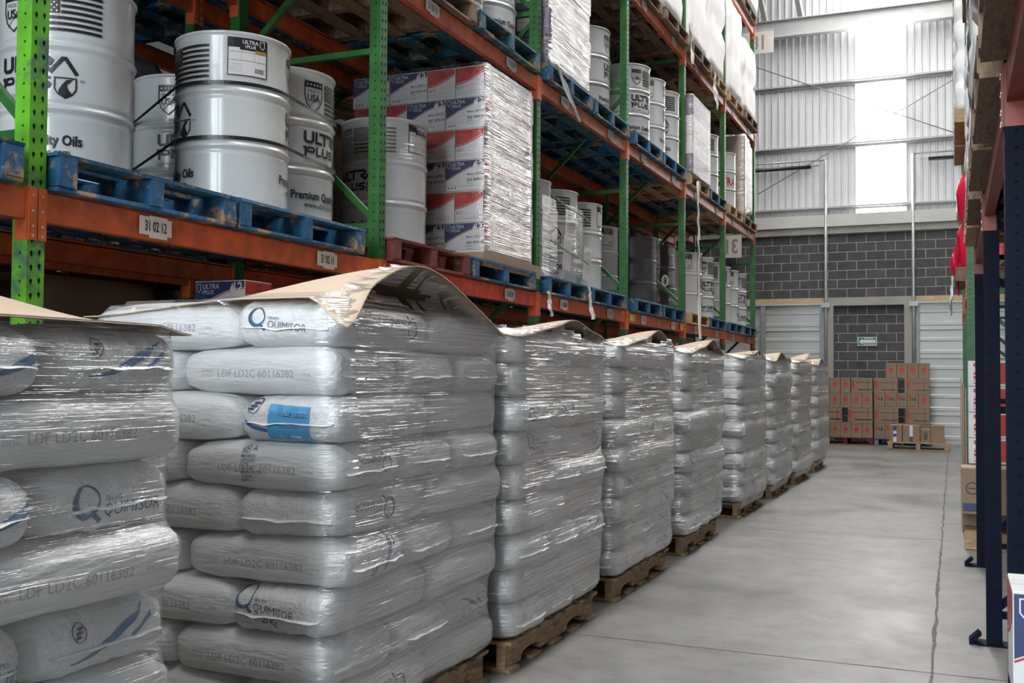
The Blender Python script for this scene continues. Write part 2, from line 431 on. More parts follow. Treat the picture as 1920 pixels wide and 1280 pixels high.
# block masonry with UVs in metres
def uvplane(name, x0, x1, z0, z1, y, m, parent, th=0.15, u0=0.0, v0=0.0):
    bb = MB().box(((x0 + x1) / 2, y + th / 2, (z0 + z1) / 2), (x1 - x0, th, z1 - z0))
    me = bb.mesh(name, m); uvl = me.uv_layers.new(name='UVMap')
    for lp in me.loops:
        c = me.vertices[lp.vertex_index].co; uvl.data[lp.index].uv = (c.x - x0 + u0, c.z - z0 + v0)
    return link(name, me, parent)
uvplane('block_masonry', XL, XR, 3.02, 4.378, WY, MT['block'], wb, u0=0.06)
uvplane('block_masonry', -2.33, -0.925, 0, 2.85, WY + 0.06, MT['block'], wb, u0=0.30, v0=0.045)
MB().box(((XL + XR) / 2, WY + 0.05, 4.45), (XR - XL, 0.26, 0.148)).obj('concrete_beam', MT['concrete'], wb)
MB().box(((XL + XR) / 2, WY + 0.03, 4.65), (XR - XL, 0.34, 0.25)).obj('white_ledge', MT['concretelight'], wb)
MB().box((-1.62, WY + 0.04, 2.935), (1.75, 0.22, 0.17)).obj('lintel', MT['concrete'], wb)
for x in (-2.40, -0.855): MB().box((x, WY + 0.03, 1.43), (0.145, 0.25, 2.85)).obj('concrete_column', MT['concrete'], wb)
for x0, x1 in ((XL, -2.49), (-0.75, XR)):
    MB().box(((x0 + x1) / 2, WY + 0.04, 2.96), (x1 - x0, 0.16, 0.12)).obj('mortar_lip', mat('tan_mortar', (0.55, 0.43, 0.27), 0.85), wb)
for z, h_ in ((7.61, 0.10), (6.27, 0.10), (4.94, 0.07)):
    MB().box(((XL + XR) / 2, WY - 0.04, z), (XR - XL, 0.12, 0.035)).box(((XL + XR) / 2, WY + 0.01, z - 0.02), (XR - XL, 0.03, h_)).obj('purlin', MT['beamwhite'], wb)
MB().box(((XL + XR) / 2, WY - 0.25, 8.82), (XR - XL, 0.03, 0.36)).box(((XL + XR) / 2, WY - 0.25, 9.0), (XR - XL, 0.18, 0.02)).box(((XL + XR) / 2, WY - 0.25, 8.64), (XR - XL, 0.18, 0.02)).obj('wall_girder', MT['beamwhite'], wb)
# cross bracing rods
for a, c in (((-3.95, 8.1), (0.3, 6.2)), ((-3.9, 5.3), (0.4, 7.6))):
    MB().tube([(a[0], WY - 0.12, a[1]), (c[0], WY - 0.12, c[1])], 0.012, 6).obj('bracing_rod', MT['zinc'], wb)
# translucent daylight sheet
w1 = struct(empty('window_1', ((SX0 + SX1) / 2, WY, 0)), 'bright translucent vertical sheet in the corrugated back wall', 'window')
corrugated(SX0 - (SX0 + SX1) / 2, SX1 - (SX0 + SX1) / 2, 4.78, HR, 0.05).obj('translucent_sheet', MT['skywall'], w1)
# roller doors
def roller(name, x0, x1, lab, studs):
    d = struct(empty(name, ((x0 + x1) / 2, WY, 0)), lab, 'door'); hw = (x1 - x0) / 2
    pr = []; z = 0.02
    while z < 2.86:
        for dz, dy in ((0, 0.0), (0.06, 0.0), (0.075, -0.012), (0.135, -0.012), (0.15, 0.0), (0.32, 0.0), (0.335, -0.012), (0.39, -0.012), (0.405, 0.0), (0.55, 0.0), (0.56, -0.03), (0.575, -0.03)): pr.append((min(z + dz, 2.88), dy))
        z += 0.583
    vs = []; fs = []
    for zz, dy in pr: vs += [(-hw, 0.06 + dy, zz), (hw, 0.06 + dy, zz)]
    for i in range(len(pr) - 1): fs.append((2 * i, 2 * i + 1, 2 * i + 3, 2 * i + 2))
    MB().add(vs, fs).obj('door_panel', MT['doormetal'], d)
    for x in studs: MB().box((x - (x0 + x1) / 2, 0.0, 1.45), (0.10, 0.06, 2.88)).obj('door_rail', MT['doorframe'], d)
    MB().box((0, 0.0, 2.89), (x1 - x0, 0.08, 0.03)).obj('head_rail', MT['doormetal'], d)
roller('door_1', XL, -2.50, 'grey ribbed metal roller door behind the sack piles', (-2.56, -3.80, -6.4, -9.0))
roller('door_2', -0.74, 5.0, 'grey ribbed metal roller door behind the brown cartons', (-0.69, 4.6))
# pipe goal frames on the wall (door tracks)
def track(x, side, lab):
    t = empty('door_track', (x, WY - 0.12, 0)); tag(t, lab, 'door track', 'pipe door tracks on the back wall')
    MB().tube([(0, 0, 0), (0, 0, 5.95)], 0.035, 8).obj('upright_pipe', MT['zinc'], t)
    MB().tube([(-0.14 * side * -1, 0, 5.84), (3.2 * side, 0, 5.84)], 0.014, 6).obj('cross_rod', MT['zinc'], t)
    MB().tube([(0.30 * side, 0, 5.82), (3.2 * side, 0, 5.82)], 0.04, 8).obj('spring_tube', MT['strap'], t)
    MB().tube([(0, 0, 5.95), (3.2 * side, 0, 5.97)], 0.02, 6).obj('top_rail', MT['zinc'], t)
    MB().box((0.0, 0, 2.86), (0.16, 0.1, 0.1)).obj('bracket', MT['zinc'], t)
track(-2.475, -1, 'tall galvanised pipe track beside the wide door, nearer the sack piles')
track(-0.745, 1, 'tall galvanised pipe track beside the carton stacks')

# roof and walls
rf = struct(empty('ceiling', (0, 0, 0)), 'sheet metal roof with translucent daylight strips', 'ceiling')
strips = [(-2.0, -0.4)]
xs_ = [XL] + [q for s_ in strips for q in s_] + [XR]
for i in range(0, len(xs_), 2):
    MB().box(((xs_[i] + xs_[i + 1]) / 2, (YB + WY) / 2, HR + 0.03), (xs_[i + 1] - xs_[i], WY - YB, 0.06)).obj('roof_sheet', MT['roof'], rf)
for i, (a, c) in enumerate(strips):
    MB().box(((a + c) / 2, (YB - 3.5) / 2, HR + 0.03), (c - a, -3.5 - YB, 0.06)).obj('roof_sheet', MT['roof'], rf)
    MB().box(((a + c) / 2, (-3.5 + WY) / 2, HR + 0.04), (c - a, WY + 3.5, 0.02)).obj('translucent_roof_sheet', MT['skyroof'], rf)
for y in (2.5, 8.5, 14.5, 20.3):
    MB().box(((XL + XR) / 2, y, HR - 0.30), (XR - XL, 0.02, 0.45)).box(((XL + XR) / 2, y, HR - 0.52), (XR - XL, 0.16, 0.02)).obj('roof_rafter', MT['beamwhite'], rf)
for x in (-3.7, -2.95): MB().bar((x, WY - 0.2, 9.0), (x - 0.15, WY - 1.5, HR - 0.1), 0.10, 0.14).obj('knee_brace', MT['beamwhite'], rf)
struct(MB().box((XL - 0.05, (YB + WY) / 2, HR / 2), (0.1, WY - YB, HR)).obj('wall_left', MT['sidewall']), 'plain sheet side wall beyond the racks', 'wall')
struct(MB().box((XR + 0.05, (YB + WY) / 2, HR / 2), (0.1, WY - YB, HR)).obj('wall_right', MT['sidewall']), 'plain sheet side wall beyond the racks', 'wall')
struct(MB().box(((XL + XR) / 2, YB - 0.05, HR / 2), (XR - XL, 0.1, HR)).obj('wall_front', MT['sidewall']), 'plain sheet wall behind the viewpoint', 'wall')
struct(MB().box((-2.3, YB + 0.02, 4.2), (4.4, 0.04, 6.8)).obj('window_2', MT['skyback']), 'wide bright daylight opening in the wall behind the viewpoint', 'window')

# ================================================================== RACKS
def post_mesh(height, m, name):
    """roll formed channel post, 75 mm, two columns of teardrop slots in the +X face, round holes in the sides"""
    w = 0.078; dp = 0.072; b = MB(); pitch = 0.0508; n = int(height / pitch)
    tear = [(-0.0065, 0.010), (0, 0.014), (0.0065, 0.010), (0.0075, 0.003), (0.0035, -0.008), (0, -0.012), (-0.0035, -0.008), (-0.0075, 0.003)]
    for k in range(n):
        z0 = k * pitch; z1 = z0 + pitch
        for side, cyy in ((0, -w / 4), (1, w / 4)):
            y0, y1 = (-w / 2, 0) if side == 0 else (0, w / 2)
            sh = 0.012 if side else 0.0
            c = (cyy * 0.92, (z0 + z1) / 2 - 0.004 + sh * 0.5)
            o = [(y0, z1), (c[0], z1), (y1, z1), (y1, c[1]), (y1, z0), (c[0], z0), (y0, z0), (y0, c[1])]
            inn = [(c[0] + p[0], c[1] + p[1]) for p in tear]
            vs = [(dp / 2, y, z) for y, z in o] + [(dp / 2, y, z) for y, z in inn] + [(dp / 2 - 0.01, y, z) for y, z in inn]
            # tear starts top-left -> order matches o
            fs = []
            for i in range(8):
                j = (i + 1) % 8; fs.append((i, 8 + i, 8 + j, j)); fs.append((8 + i, 16 + i, 16 + j, 8 + j))
            b.add(vs, fs, 0)
        # square holes on -Y side
        for sgn in (-1, 1):
            yy = sgn * w / 2; cx = 0.004; hs = 0.0045
            o = [(-dp / 2, z1), (dp / 2, z1), (dp / 2, z0), (-dp / 2, z0)]; zc = (z0 + z1) / 2
            inn = [(cx - hs, zc + hs), (cx + hs, zc + hs), (cx + hs, zc - hs), (cx - hs, zc - hs)]
            vs = [(x, yy, z) for x, z in o] + [(x, yy, z) for x, z in inn] + [(x, yy - sgn * 0.008, z) for x, z in inn]
            fs = []
            for i in range(4):
                j = (i + 1) % 4; fs.append((i, j, 4 + j, 4 + i)); fs.append((4 + i, 4 + j, 8 + j, 8 + i))
            b.add(vs, fs, 0)
    b.add([(dp / 2 - 0.0105, -w / 2 + 0.001, 0), (dp / 2 - 0.0105, w / 2 - 0.001, 0), (dp / 2 - 0.0105, w / 2 - 0.001, n * pitch), (dp / 2 - 0.0105, -w / 2 + 0.001, n * pitch)], [(0, 1, 2, 3)], 1)  # black sheet behind the slots, paints the shade of the hollow post
    for sgn in (-1, 1):
        b.add([(-dp / 2, sgn * (w / 2 - 0.009), 0), (dp / 2, sgn * (w / 2 - 0.009), 0), (dp / 2, sgn * (w / 2 - 0.009), n * pitch), (-dp / 2, sgn * (w / 2 - 0.009), n * pitch)], [(0, 1, 2, 3)], 1)
    b.add([(-dp / 2, -w / 2, 0), (-dp / 2, w / 2, 0), (-dp / 2, w / 2, n * pitch), (-dp / 2, -w / 2, n * pitch)], [(3, 2, 1, 0)], 0)
    return b.mesh(name, [m, MT['hollowshade']])

def label_mesh(txt, w=0.19, h=0.075, name='location_label'):
    """white sticker with black numbers, faces +X"""
    ly = [([rect(-w / 2, -h / 2, -w * 0.2, h / 2), rect(-w * 0.2, -h / 2 - 0.010, w * 0.36, h / 2 + 0.006), rect(w * 0.36, -h / 2 + 0.004, w / 2, h / 2 - 0.002)], 0)]
    l2 = [(text_polys(txt, h * 0.80, 0, -h * 0.27, 'CENTER', 0.60, 0.012), 1)]
    def fa(x, y, v): return Vector((0.0006, x, y))
    def fb(x, y, v): return Vector((0.0030, x, y))
    ma = shape_mesh(name, ly, fa, [MT['paper'], MT['ink']], 9)
    mb = shape_mesh(name, l2, fb, [MT['paper'], MT['ink']], 9)
    bm = bmesh.new(); bm.from_mesh(ma)
    bm.from_mesh(mb); bm.to_mesh(ma); bm.free()
    return ma

def rack(xf, dirx, ys, levels, tops, mpost, mpost2, mbeam, label, depth=1.07, labels=None, beamsel=None, firstpost=None, lvl_rng=None):
    """xf: x of the aisle face, dirx: -1 rack extends to -x"""
    R = empty('pallet_rack', (xf, ys[0], 0)); tag(R, label, 'pallet rack')
    pm = post_mesh(tops, mpost, 'rack_post'); pm2 = post_mesh(tops, mpost2, 'rack_post') if mpost2 is not mpost else pm
    face = 0.0 if dirx < 0 else PI
    for i, y in enumerate(ys):
        use = pm2 if i == 0 else pm
        for q, dx in enumerate((0.036, depth - 0.036)):
            p = link('post', use, R, (dirx * dx, y - ys[0], 0), face if q == 0 else face + PI)
            MB().box((0, 0, 0.004), (0.16, 0.12, 0.008)).obj('base_plate', mpost, p)
        z = 0.15; k = 0
        while z < tops - 1.0:
            MB().bar((dirx * 0.06, y - ys[0], z), (dirx * (depth - 0.06), y - ys[0], z), 0.03, 0.035).obj('brace', mpost, R)
            a, c = (0.06, depth - 0.06) if k % 2 == 0 else (depth - 0.06, 0.06)
            MB().bar((dirx * a, y - ys[0], z + 0.04), (dirx * c, y - ys[0], z + 0.95), 0.03, 0.035).obj('brace', mpost, R)
            z += 1.02; k += 1
    for i in range(len(ys) - 1):
        yc = (ys[i] + ys[i + 1]) / 2 - ys[0]; ln = ys[i + 1] - ys[i] - 0.078
        for li, L in enumerate(levels):
            if beamsel and not beamsel(i, li): continue
            mb = mbeam(i, li) if callable(mbeam) else mbeam
            for q, dx in enumerate((0.028, depth - 0.028)):
                bm_ = MB().box((dirx * dx, yc, L - 0.062), (0.045, ln, 0.105)).box((dirx * (dx + (0.005 if q == 0 else -0.005)), yc, L - 0.008), (0.035, ln, 0.016))
                o = bm_.obj('beam', mb, R)
                for s_ in (-1, 1):
                    yy = yc + s_ * (ln / 2 + 0.018)
                    fx = dirx * (-0.004 if q == 0 else depth + 0.004)
                    cb = MB().box((fx, yy, L - 0.093), (0.006, 0.037, 0.19)).box((dirx * (0.03 if q == 0 else depth - 0.03), yc + s_ * (ln / 2 - 0.001), L - 0.093), (0.06, 0.004, 0.19))
                    for zz in (-0.02, -0.075, -0.13, -0.165):
                        cb.box((fx - dirx * 0.004, yy, L - 0.008 + zz), (0.003, 0.008, 0.008), 1)
                    cb.obj('beam_connector', [mb, MT['zinc']], o)
                if q == 0 and labels:
                    for t_, f_ in labels.get((i, li), []):
                        lo = link('location_label', label_mesh(t_), o, (-dirx * 0.0 + dirx * 0.005 if dirx > 0 else 0.0012 + 0.0, yc + f_, L - 0.058))
                        lo['label'] = 'white number sticker reading ' + t_
    return R

XF = -3.0345
PY = [2.7594 + 2.4508 * k for k in range(-1, 7)]      # first bay is before the first visible post
LV = [1.987, 3.7135, 5.3665, 7.1674]
labs = {}
num = 14
for i in range(0, 7):
    for li in range(3):
        a = 14 - 2 * i
        labs[(i, li)] = [('31 %02d %02d' % (li + 2, a), -0.62), ('31 %02d %02d' % (li + 2, max(a - 1, 1)), 0.66)]
def lbeam(i, li):
    if li == 0 and i == 2: return MT['red']
    return MT['orange']
rack(XF, -1, PY, LV, 8.4, MT['green'], MT['green'], lbeam, 'long green and orange pallet rack loaded with oil drums, facing the aisle', labels=labs)
# lime green repainted first visible post
for o in bpy.data.objects:
    if o.name.split('.')[0] == 'post' and o.parent and abs(o.location.y - 2.4508) < 0.01:
        me = o.data.copy(); me.materials[0] = MT['greenlight']; o.data = me
rack(XF - 1.35, -1, PY, LV[:3], 8.4, MT['green'], MT['green'], MT['orange'], 'green and orange pallet rack standing in the dark behind the drum rack')
# yellow tags
for yy, nm in ((PY[4] + 0.16, 'yellow tag beside the fourth post'), (PY[5] - 0.18, 'yellow tag before the fifth post')):
    tag(MB().box((0, 0, 0), (0.004, 0.17, 0.07)).obj('hanging_tag', MT['yellow'], loc=(XF + 0.009, yy, LV[0] - 0.06)), nm + ' on the lowest orange beam', 'tag', 'yellow tags on the rack')

PR = [3.42 - 0.04 - 2.356 * 0 , 5.77, 8.13, 10.49, 12.85]
RX = 0.143
LVR = [2.26, 3.86, 5.4]
rack(RX, 1, [1.06] + [3.42, 5.773, 8.13], LVR, 7.5, MT['bluepost'], MT['bluepost'], MT['shadedorange'], 'dark blue and orange pallet rack close beside the camera')
rack(RX - 0.02, 1, [11.2, 13.7, 16.2], [2.3, 3.9, 5.5, 7.1], 8.4, MT['green'], MT['green'], MT['orange'], 'far green pallet rack on the side of the dark blue rack')
for y in (3.42, 5.773, 8.13):
    k = MB(); k.box((0.03, 0, 0.005), (0.07, 0.10, 0.010)); k.bar((0.002, 0, 0.012), (0.045, 0, 0.055), 0.08, 0.022)
    tag(k.obj('post_guard', MT['bluepost'], loc=(RX - 0.075, y, 0.001)), 'small dark steel guard on the floor at the %s blue post' % {3.42: 'nearest', 5.773: 'second', 8.13: 'third'}[y], 'post guard', 'guards at the blue posts')

# ================================================================== PALLETS
def pallet_parts(m, lx, ly, along='x', notch=False, skip=()):
    """lx, ly footprint; stringers run along given axis; returns list of (name, mesh)"""
    out = []; h = 0.14; db = 0.016; sw = 0.042
    L, W = (lx, ly) if along == 'x' else (ly, lx)
    def P(u, v, z): return (u, v, z) if along == 'x' else (v, u, z)
    def bx(b, u, v, z, du, dv, dz, j=0.0015):
        b.box(P(u, v, z), (du, dv, dz) if along == 'x' else (dv, du, dz), j=j)
    t = MB(); n = 7
    for i in range(n):
        wd_ = 0.13 if i in (0, n - 1) else 0.10
        u = -L / 2 + wd_ / 2 + i * (L - wd_) / (n - 1)
        bx(t, u, random.uniform(-0.006, 0.006), h - db / 2, wd_, W + random.uniform(-0.01, 0.012), db, 0.003)
    out.append(('top_deck', t.mesh('top_deck', m)))
    d = MB()
    for i in (0, 1.5, 3, 4.5, 6):
        u = -L / 2 + 0.06 + i * (L - 0.12) / 6
        bx(d, u, 0, db / 2 + 0.001, 0.11, W + random.uniform(-0.01, 0.01), db, 0.003)
    out.append(('bottom_deck', d.mesh('bottom_deck', m)))
    for k in (-1, 0, 1):
        v = k * (W / 2 - sw * 1.1); s = MB(); z0, z1 = db + 0.001, h - db - 0.001
        if notch:
            pr = [(-L / 2, z0)]
            for c in (-L * 0.25, L * 0.25):
                for tt in range(0, 9):
                    a = PI - PI * tt / 8; pr.append((c + math.cos(a) * 0.12 * (1.0 if abs(math.cos(a)) < 0.99 else 1.0), z0 + math.sin(a) ** 0.5 * 0.042))
            pr += [(L / 2, z0), (L / 2, z1), (-L / 2, z1)]
            vs = []
            for dv in (-sw / 2, sw / 2):
                vs += [P(u, v + dv, z) for u, z in pr]
            nn = len(pr); fs = [tuple((i, (i + 1) % nn, nn + (i + 1) % nn, nn + i)) for i in range(nn)]
            fs += [tuple(range(nn))[::-1], tuple(range(nn, 2 * nn))]
            s.add(vs, fs)
        else:
            bx(s, 0, v, (z0 + z1) / 2, L, sw * (2.0 if k else 1.7), z1 - z0, 0.002)
        out.append(('stringer', s.mesh('stringer', m)))
    return out
_pc = {}
def pallet(x, y, z, mk, lx, ly, label, group, along='x', notch=False, rz=0.0, name='wooden_pallet'):
    key = (mk, lx, ly, along, notch, random.randint(0, 1))
    if key not in _pc: _pc[key] = pallet_parts(MT[mk], lx, ly, along, notch)
    o = empty(name, (x, y, z), rz); tag(o, label, 'pallet', group)
    for n, me in _pc[key]: link(n, me, o)
    return o

# ================================================================== DRUMS
DR = 0.286; DH = 0.88
def drum_meshes(m, suffix=''):
    R = DR; pr = [(R - 0.014, 0.004), (R - 0.002, 0.0), (R + 0.004, 0.004), (R + 0.005, 0.012), (R - 0.001, 0.018), (R - 0.003, 0.024)]
    def rib(z):
        return [(R - 0.003, z - 0.045), (R - 0.001, z - 0.032), (R - 0.006, z - 0.026), (R - 0.002, z - 0.016), (R + 0.006, z - 0.006), (R + 0.009, z), (R + 0.006, z + 0.006), (R - 0.002, z + 0.016), (R - 0.006, z + 0.026), (R - 0.001, z + 0.032), (R - 0.003, z + 0.045)]
    pr += rib(0.315) + rib(0.585) + [(R - 0.003, DH - 0.024), (R - 0.001, DH - 0.018)]
    body = MB().lathe(pr, 64, 0, cap=True).mesh('drum_body', m)
    rim = MB().lathe([(R - 0.001, DH - 0.018), (R + 0.006, DH - 0.012), (R + 0.007, DH - 0.004), (R + 0.003, DH), (R - 0.006, DH), (R - 0.010, DH - 0.006), (R - 0.010, DH - 0.018)], 64, 0, cap=False).mesh('drum_rim', m)
    lid = MB().lathe([(0.001, DH - 0.014), (R - 0.03, DH - 0.014), (R - 0.010, DH - 0.018)], 48, 0, cap=False)
    lid.mesh
    lid = lid.mesh('drum_lid', m)
    bung = MB()
    bung.lathe([(0.028, DH - 0.014), (0.028, DH - 0.002), (0.001, DH - 0.002)], 16, 0, cap=False)
    for i, v in enumerate(bung.v): bung.v[i] = (v[0] + 0.18, v[1], v[2])
    bung = bung.mesh('bung', MT['steel'])
    return body, rim, lid, bung
def cyl(x0deg, z0, r=DR + 0.0005, sc=1.0):
    def f(x, y, v): a = math.radians(x0deg) + x * sc / DR; return Vector((r * math.cos(a), r * math.sin(a), z0 + y * sc))
    return f
# prints: angle increases anticlockwise seen from above = towards the reader's right
def drum_prints(ink):
    P = []
    # flag
    w, h = 0.30, 0.165; ly = []
    st = h / 13
    for i in range(7):
        y0 = h - (2 * i + 1) * st; ly.append(([rect(0.13 if i < 4 else 0.0, y0, w, y0 + st)], 0))
    ly.append(([rect(0, h - 7 * st, 0.125, h)], 0)); stars = []
    for r in range(7):
        for c in range(6 if r % 2 == 0 else 5):
            cx = 0.011 + c * 0.0205 + (0.010 if r % 2 else 0); cy_ = h - 0.009 - r * 0.0118
            stars.append([Vector((cx - 0.0045, cy_)), Vector((cx, cy_ - 0.0045)), Vector((cx + 0.0045, cy_)), Vector((cx, cy_ + 0.0045))])
    P.append(('printed_flag', [ly, [(stars, 1)]], 42, 0.648))
    # shield
    w = 0.115; h = 0.165
    out = [(-w / 2, h), (w / 2, h), (w / 2, h * 0.48), (w * 0.36, h * 0.22), (0, 0), (-w * 0.36, h * 0.22), (-w / 2, h * 0.48)]
    sh = stroke(out, 0.006, True) + [rect(-w / 2, h * 0.80, w / 2, h)]
    sh += text_polys('MADE IN', 0.024, 0, h * 0.63, 'CENTER', 0.85) + text_polys('USA', 0.055, 0, h * 0.34, 'CENTER', 0.85, 0.02)
    sh += stroke([(-w * 0.30, h * 0.12), (w * 0.30, h * 0.62)], 0.003)
    dots = [[Vector((x - 0.005, h * 0.9)), Vector((x, h * 0.9 - 0.005)), Vector((x + 0.005, h * 0.9)), Vector((x, h * 0.9 + 0.005))] for x in (-0.042, -0.021, 0, 0.021, 0.042)]
    P.append(('printed_shield', [[(sh, 0)], [(dots, 1)]], 26, 0.648))
    # logo  ULTRA / 1PLUS
    lw = 0.017; H_ = 0.075; y1 = 0.105; L_ = []
    def S(pts, w_=lw): L_.extend(stroke(pts, w_))
    T = y1 + H_ - lw / 2; B = y1 + lw / 2
    S([(0.008, y1 + H_), (0.008, B + 0.012), (0.02, B), (0.05, B), (0.062, B + 0.012), (0.062, y1 + H_)])             # U
    S([(0.087, y1 + H_), (0.087, B), (0.135, B)])                                                                      # L
    S([(0.110, T), (0.205, T)]); S([(0.158, T), (0.158, y1)])                                                          # T
    S([(0.190, T), (0.245, T), (0.258, T - 0.010), (0.250, T - 0.026), (0.222, T - 0.032)]); S([(0.222, T - 0.030), (0.262, y1)])   # R
    S([(0.250, y1), (0.305, y1 + H_ - 0.008), (0.318, y1 + H_ - 0.008), (0.368, y1 - 0.006)])                          # A
    h2 = 0.058; T2 = 0.088 - lw / 2; B2 = 0.030 + lw / 2
    S([(-0.004, T2), (0.012, T2), (0.012, 0.022)], 0.015); S([(0.022, B2 + 0.012), (0.030, T2), (0.066, T2), (0.072, T2 - 0.012), (0.066, T2 - 0.024), (0.030, T2 - 0.026)], 0.012)   # 1P
    lw2 = 0.013
    S([(0.092, 0.088), (0.092, B2), (0.128, B2)], lw2)
    S([(0.142, 0.088), (0.142, B2 + 0.006), (0.150, B2), (0.180, B2), (0.188, B2 + 0.006), (0.188, 0.088)], lw2)
    S([(0.255, T2), (0.214, T2), (0.208, T2 - 0.012), (0.216, T2 - 0.019), (0.245, T2 - 0.021), (0.252, T2 - 0.03), (0.245, B2), (0.205, B2)], lw2)
    sw, s0, s1, sx = 0.092, -0.012, 0.082, 0.318
    L_ += stroke([(sx - sw / 2, s1), (sx + sw / 2, s1), (sx + sw / 2, 0.03), (sx + sw * 0.32, 0.006), (sx, s0), (sx - sw * 0.32, 0.006), (sx - sw / 2, 0.03)], 0.006, True)
    L_.append([Vector(q) for q in ((sx - 0.030, 0.006), (sx, s0), (sx + 0.030, 0.006), (sx + 0.012, 0.03), (sx + 0.006, 0.05), (sx + 0.034, 0.079), (sx + 0.004, 0.072), (sx - 0.014, 0.05), (sx - 0.028, 0.025))])
    L_ += text_polys('TM', 0.020, 0.378, 0.066, 'LEFT', 0.9)
    L_ += text_polys('LOVE YOUR MACHINE', 0.026, 0.0, -0.012, 'LEFT', 0.80)
    P.append(('printed_logo', [[(L_, 0)]], 14, 0.372))
    lt = text_polys('Premium Quality Oils', 0.062, 0, 0.045, 'LEFT', 0.80, 0.028) + text_polys('www.ultra1plus.com', 0.044, 0.075, 0.0, 'LEFT', 0.85, 0.008)
    P.append(('printed_lettering', [[(lt, 0)]], 0, 0.115))
    res = []
    for name, lys, a0, z0 in P:
        ms = []
        for k, ly in enumerate(lys):
            ms.append(shape_mesh(name, ly, cyl(a0, z0, DR + 0.0012 + 0.0009 * k, 0.92 if name == 'printed_logo' else 1.0), [ink, MT['white']], 0.024))
        if len(ms) > 1:
            bm = bmesh.new(); bm.from_mesh(ms[0]); bm.from_mesh(ms[1]); bm.to_mesh(ms[0]); bm.free()
        res.append((name, ms[0]))
    return res
def paper_label_mesh():
    w, h = 0.20, 0.19
    l0 = [([rect(0, 0, w, h)], 0)]
    l1 = [(stroke([(0.003, 0.003), (w - 0.003, 0.003), (w - 0.003, h - 0.003), (0.003, h - 0.003)], 0.005, True) + [rect(0, h * 0.74, w * 0.35, h), rect(w * 0.3, h * 0.68, w, h)], 1),
          ([rect(0.01, h * 0.62, w - 0.01, h * 0.63), rect(0.01, h * 0.40, w - 0.01, h * 0.41), rect(w * 0.33, h * 0.41, w * 0.335, h * 0.62), rect(w * 0.66, h * 0.41, w * 0.665, h * 0.62)], 1)]
    for r in range(4): l1.append(([rect(0.012, 0.02 + r * 0.012, 0.07, 0.024 + r * 0.012)], 3))
    for r in range(14): l1.append(([rect(0.135 + r * 0.0035, 0.022, 0.1365 + r * 0.0035, 0.045)], 1))
    l2 = [(text_polys('ULTRA', 0.026, w * 0.56, h * 0.85, 'CENTER', 1, 0.02) + text_polys('1PLUS', 0.021, w * 0.56, h * 0.74, 'CENTER', 1, 0.02) + stroke([(w * .80, h * .96), (w * .92, h * .96), (w * .92, h * .83), (w * .86, h * .76), (w * .80, h * .83)], 0.003, True), 0), ([rect(w * 0.68, h * 0.63, w - 0.006, h * 0.71)], 2)]
    ms = [shape_mesh('paper_label', ly, cyl(120, 0.66, DR + 0.001 + 0.0008 * k), [MT['paper'], MT['ink'], MT['gold'], MT['greyink']], 0.03) for k, ly in enumerate((l0, l1, l2))]
    bm = bmesh.new()
    for m_ in ms: bm.from_mesh(m_)
    bm.to_mesh(ms[0]); bm.free(); return ms[0]
DM = drum_meshes(MT['drum']); DMB = drum_meshes(MT['drumdark']); DP = drum_prints(MT['ink']); PL = paper_label_mesh()
def drum(x, y, z, label, ps=0.0, group='white oil drums on the rack', dark=False, prints=True, lab=True):
    """ps: angle (deg) on the visible side at which the lower lettering starts, measured to the right of the line to the camera"""
    o = empty('oil_drum', (x, y, z)); tag(o, label, 'drum', group)
    tocam = math.degrees(math.atan2(-y, -x))
    o.rotation_euler = (0, 0, math.radians(tocam + ps))
    for n, me in zip(('drum_body', 'drum_rim', 'drum_lid', 'bung'), DMB if dark else DM): link(n, me, o)
    if prints:
        for k in (0, 1):
            for n, me in DP: link(n, me, o, rz=PI * k)
        if lab: link('paper_label', PL, o)
    return o

# ---- rack pallets and drums
def lvl(i): return LV[i]
PD = 1.2
def rp(y0, y1, li, mk, label, dx=0.0, group='pallets on the drum rack', front=True):
    return pallet(XF + 0.05 - PD / 2 + dx, (y0 + y1) / 2, LV[li] + 0.001, mk, PD, round(y1 - y0, 2), label, group)
Z1 = LV[0] + 0.142; Z2 = LV[1] + 0.142; Z3 = LV[2] + 0.142
LOW, MID = 'on the lowest beams', 'on the middle beams'
rp(1.60, 2.66, 0, 'blue', 'blue pallet cut by the picture edge before the first post, lowest beams')
rp(2.81, 3.83, 0, 'blue', 'splintered blue pallet beside the nearest green post, lowest beams')
rp(3.85, 4.95, 0, 'blue', 'blue pallet with pale worn boards under the strapped drums, lowest beams')
rp(5.27, 6.30, 0, 'darkred', 'dark red pallet just past the second green post')
rp(6.36, 7.50, 0, 'blue', 'blue pallet under the film wrapped carton stack')
rp(7.75, 8.77, 0, 'blue', 'blue pallet under two drums draped in clear film, lowest beams')
rp(8.85, 9.95, 0, 'blue', 'clean blue pallet in the bay past the third post, lowest beams')
rp(10.25, 11.30, 0, 'blue', 'blue pallet just past the fourth post, lowest beams')
rp(11.36, 12.42, 0, 'blue', 'bright blue pallet before the black drums, lowest beams')
rp(12.68, 13.75, 0, 'wood', 'bare wood pallet under the far black drum, lowest beams')
rp(13.80, 14.85, 0, 'blue', 'small blue pallet before the sixth post, lowest beams')
rp(15.10, 16.18, 0, 'blue', 'next to last blue pallet on the lowest beams')
rp(16.25, 17.35, 0, 'blue', 'last blue pallet at the far end of the lowest beams')
XD, XD2 = -3.44, -4.04
drum(-3.67, 3.49, Z1, 'large white oil drum half hidden by the nearest green post', -74, lab=False)
drum(-4.16, 4.84, Z1, 'white oil drum strapped behind another on the lowest beams, flag showing', -44)
drum(-3.42, 4.34, Z1, 'white oil drum with paper label and two black straps, lowest beams', -126)
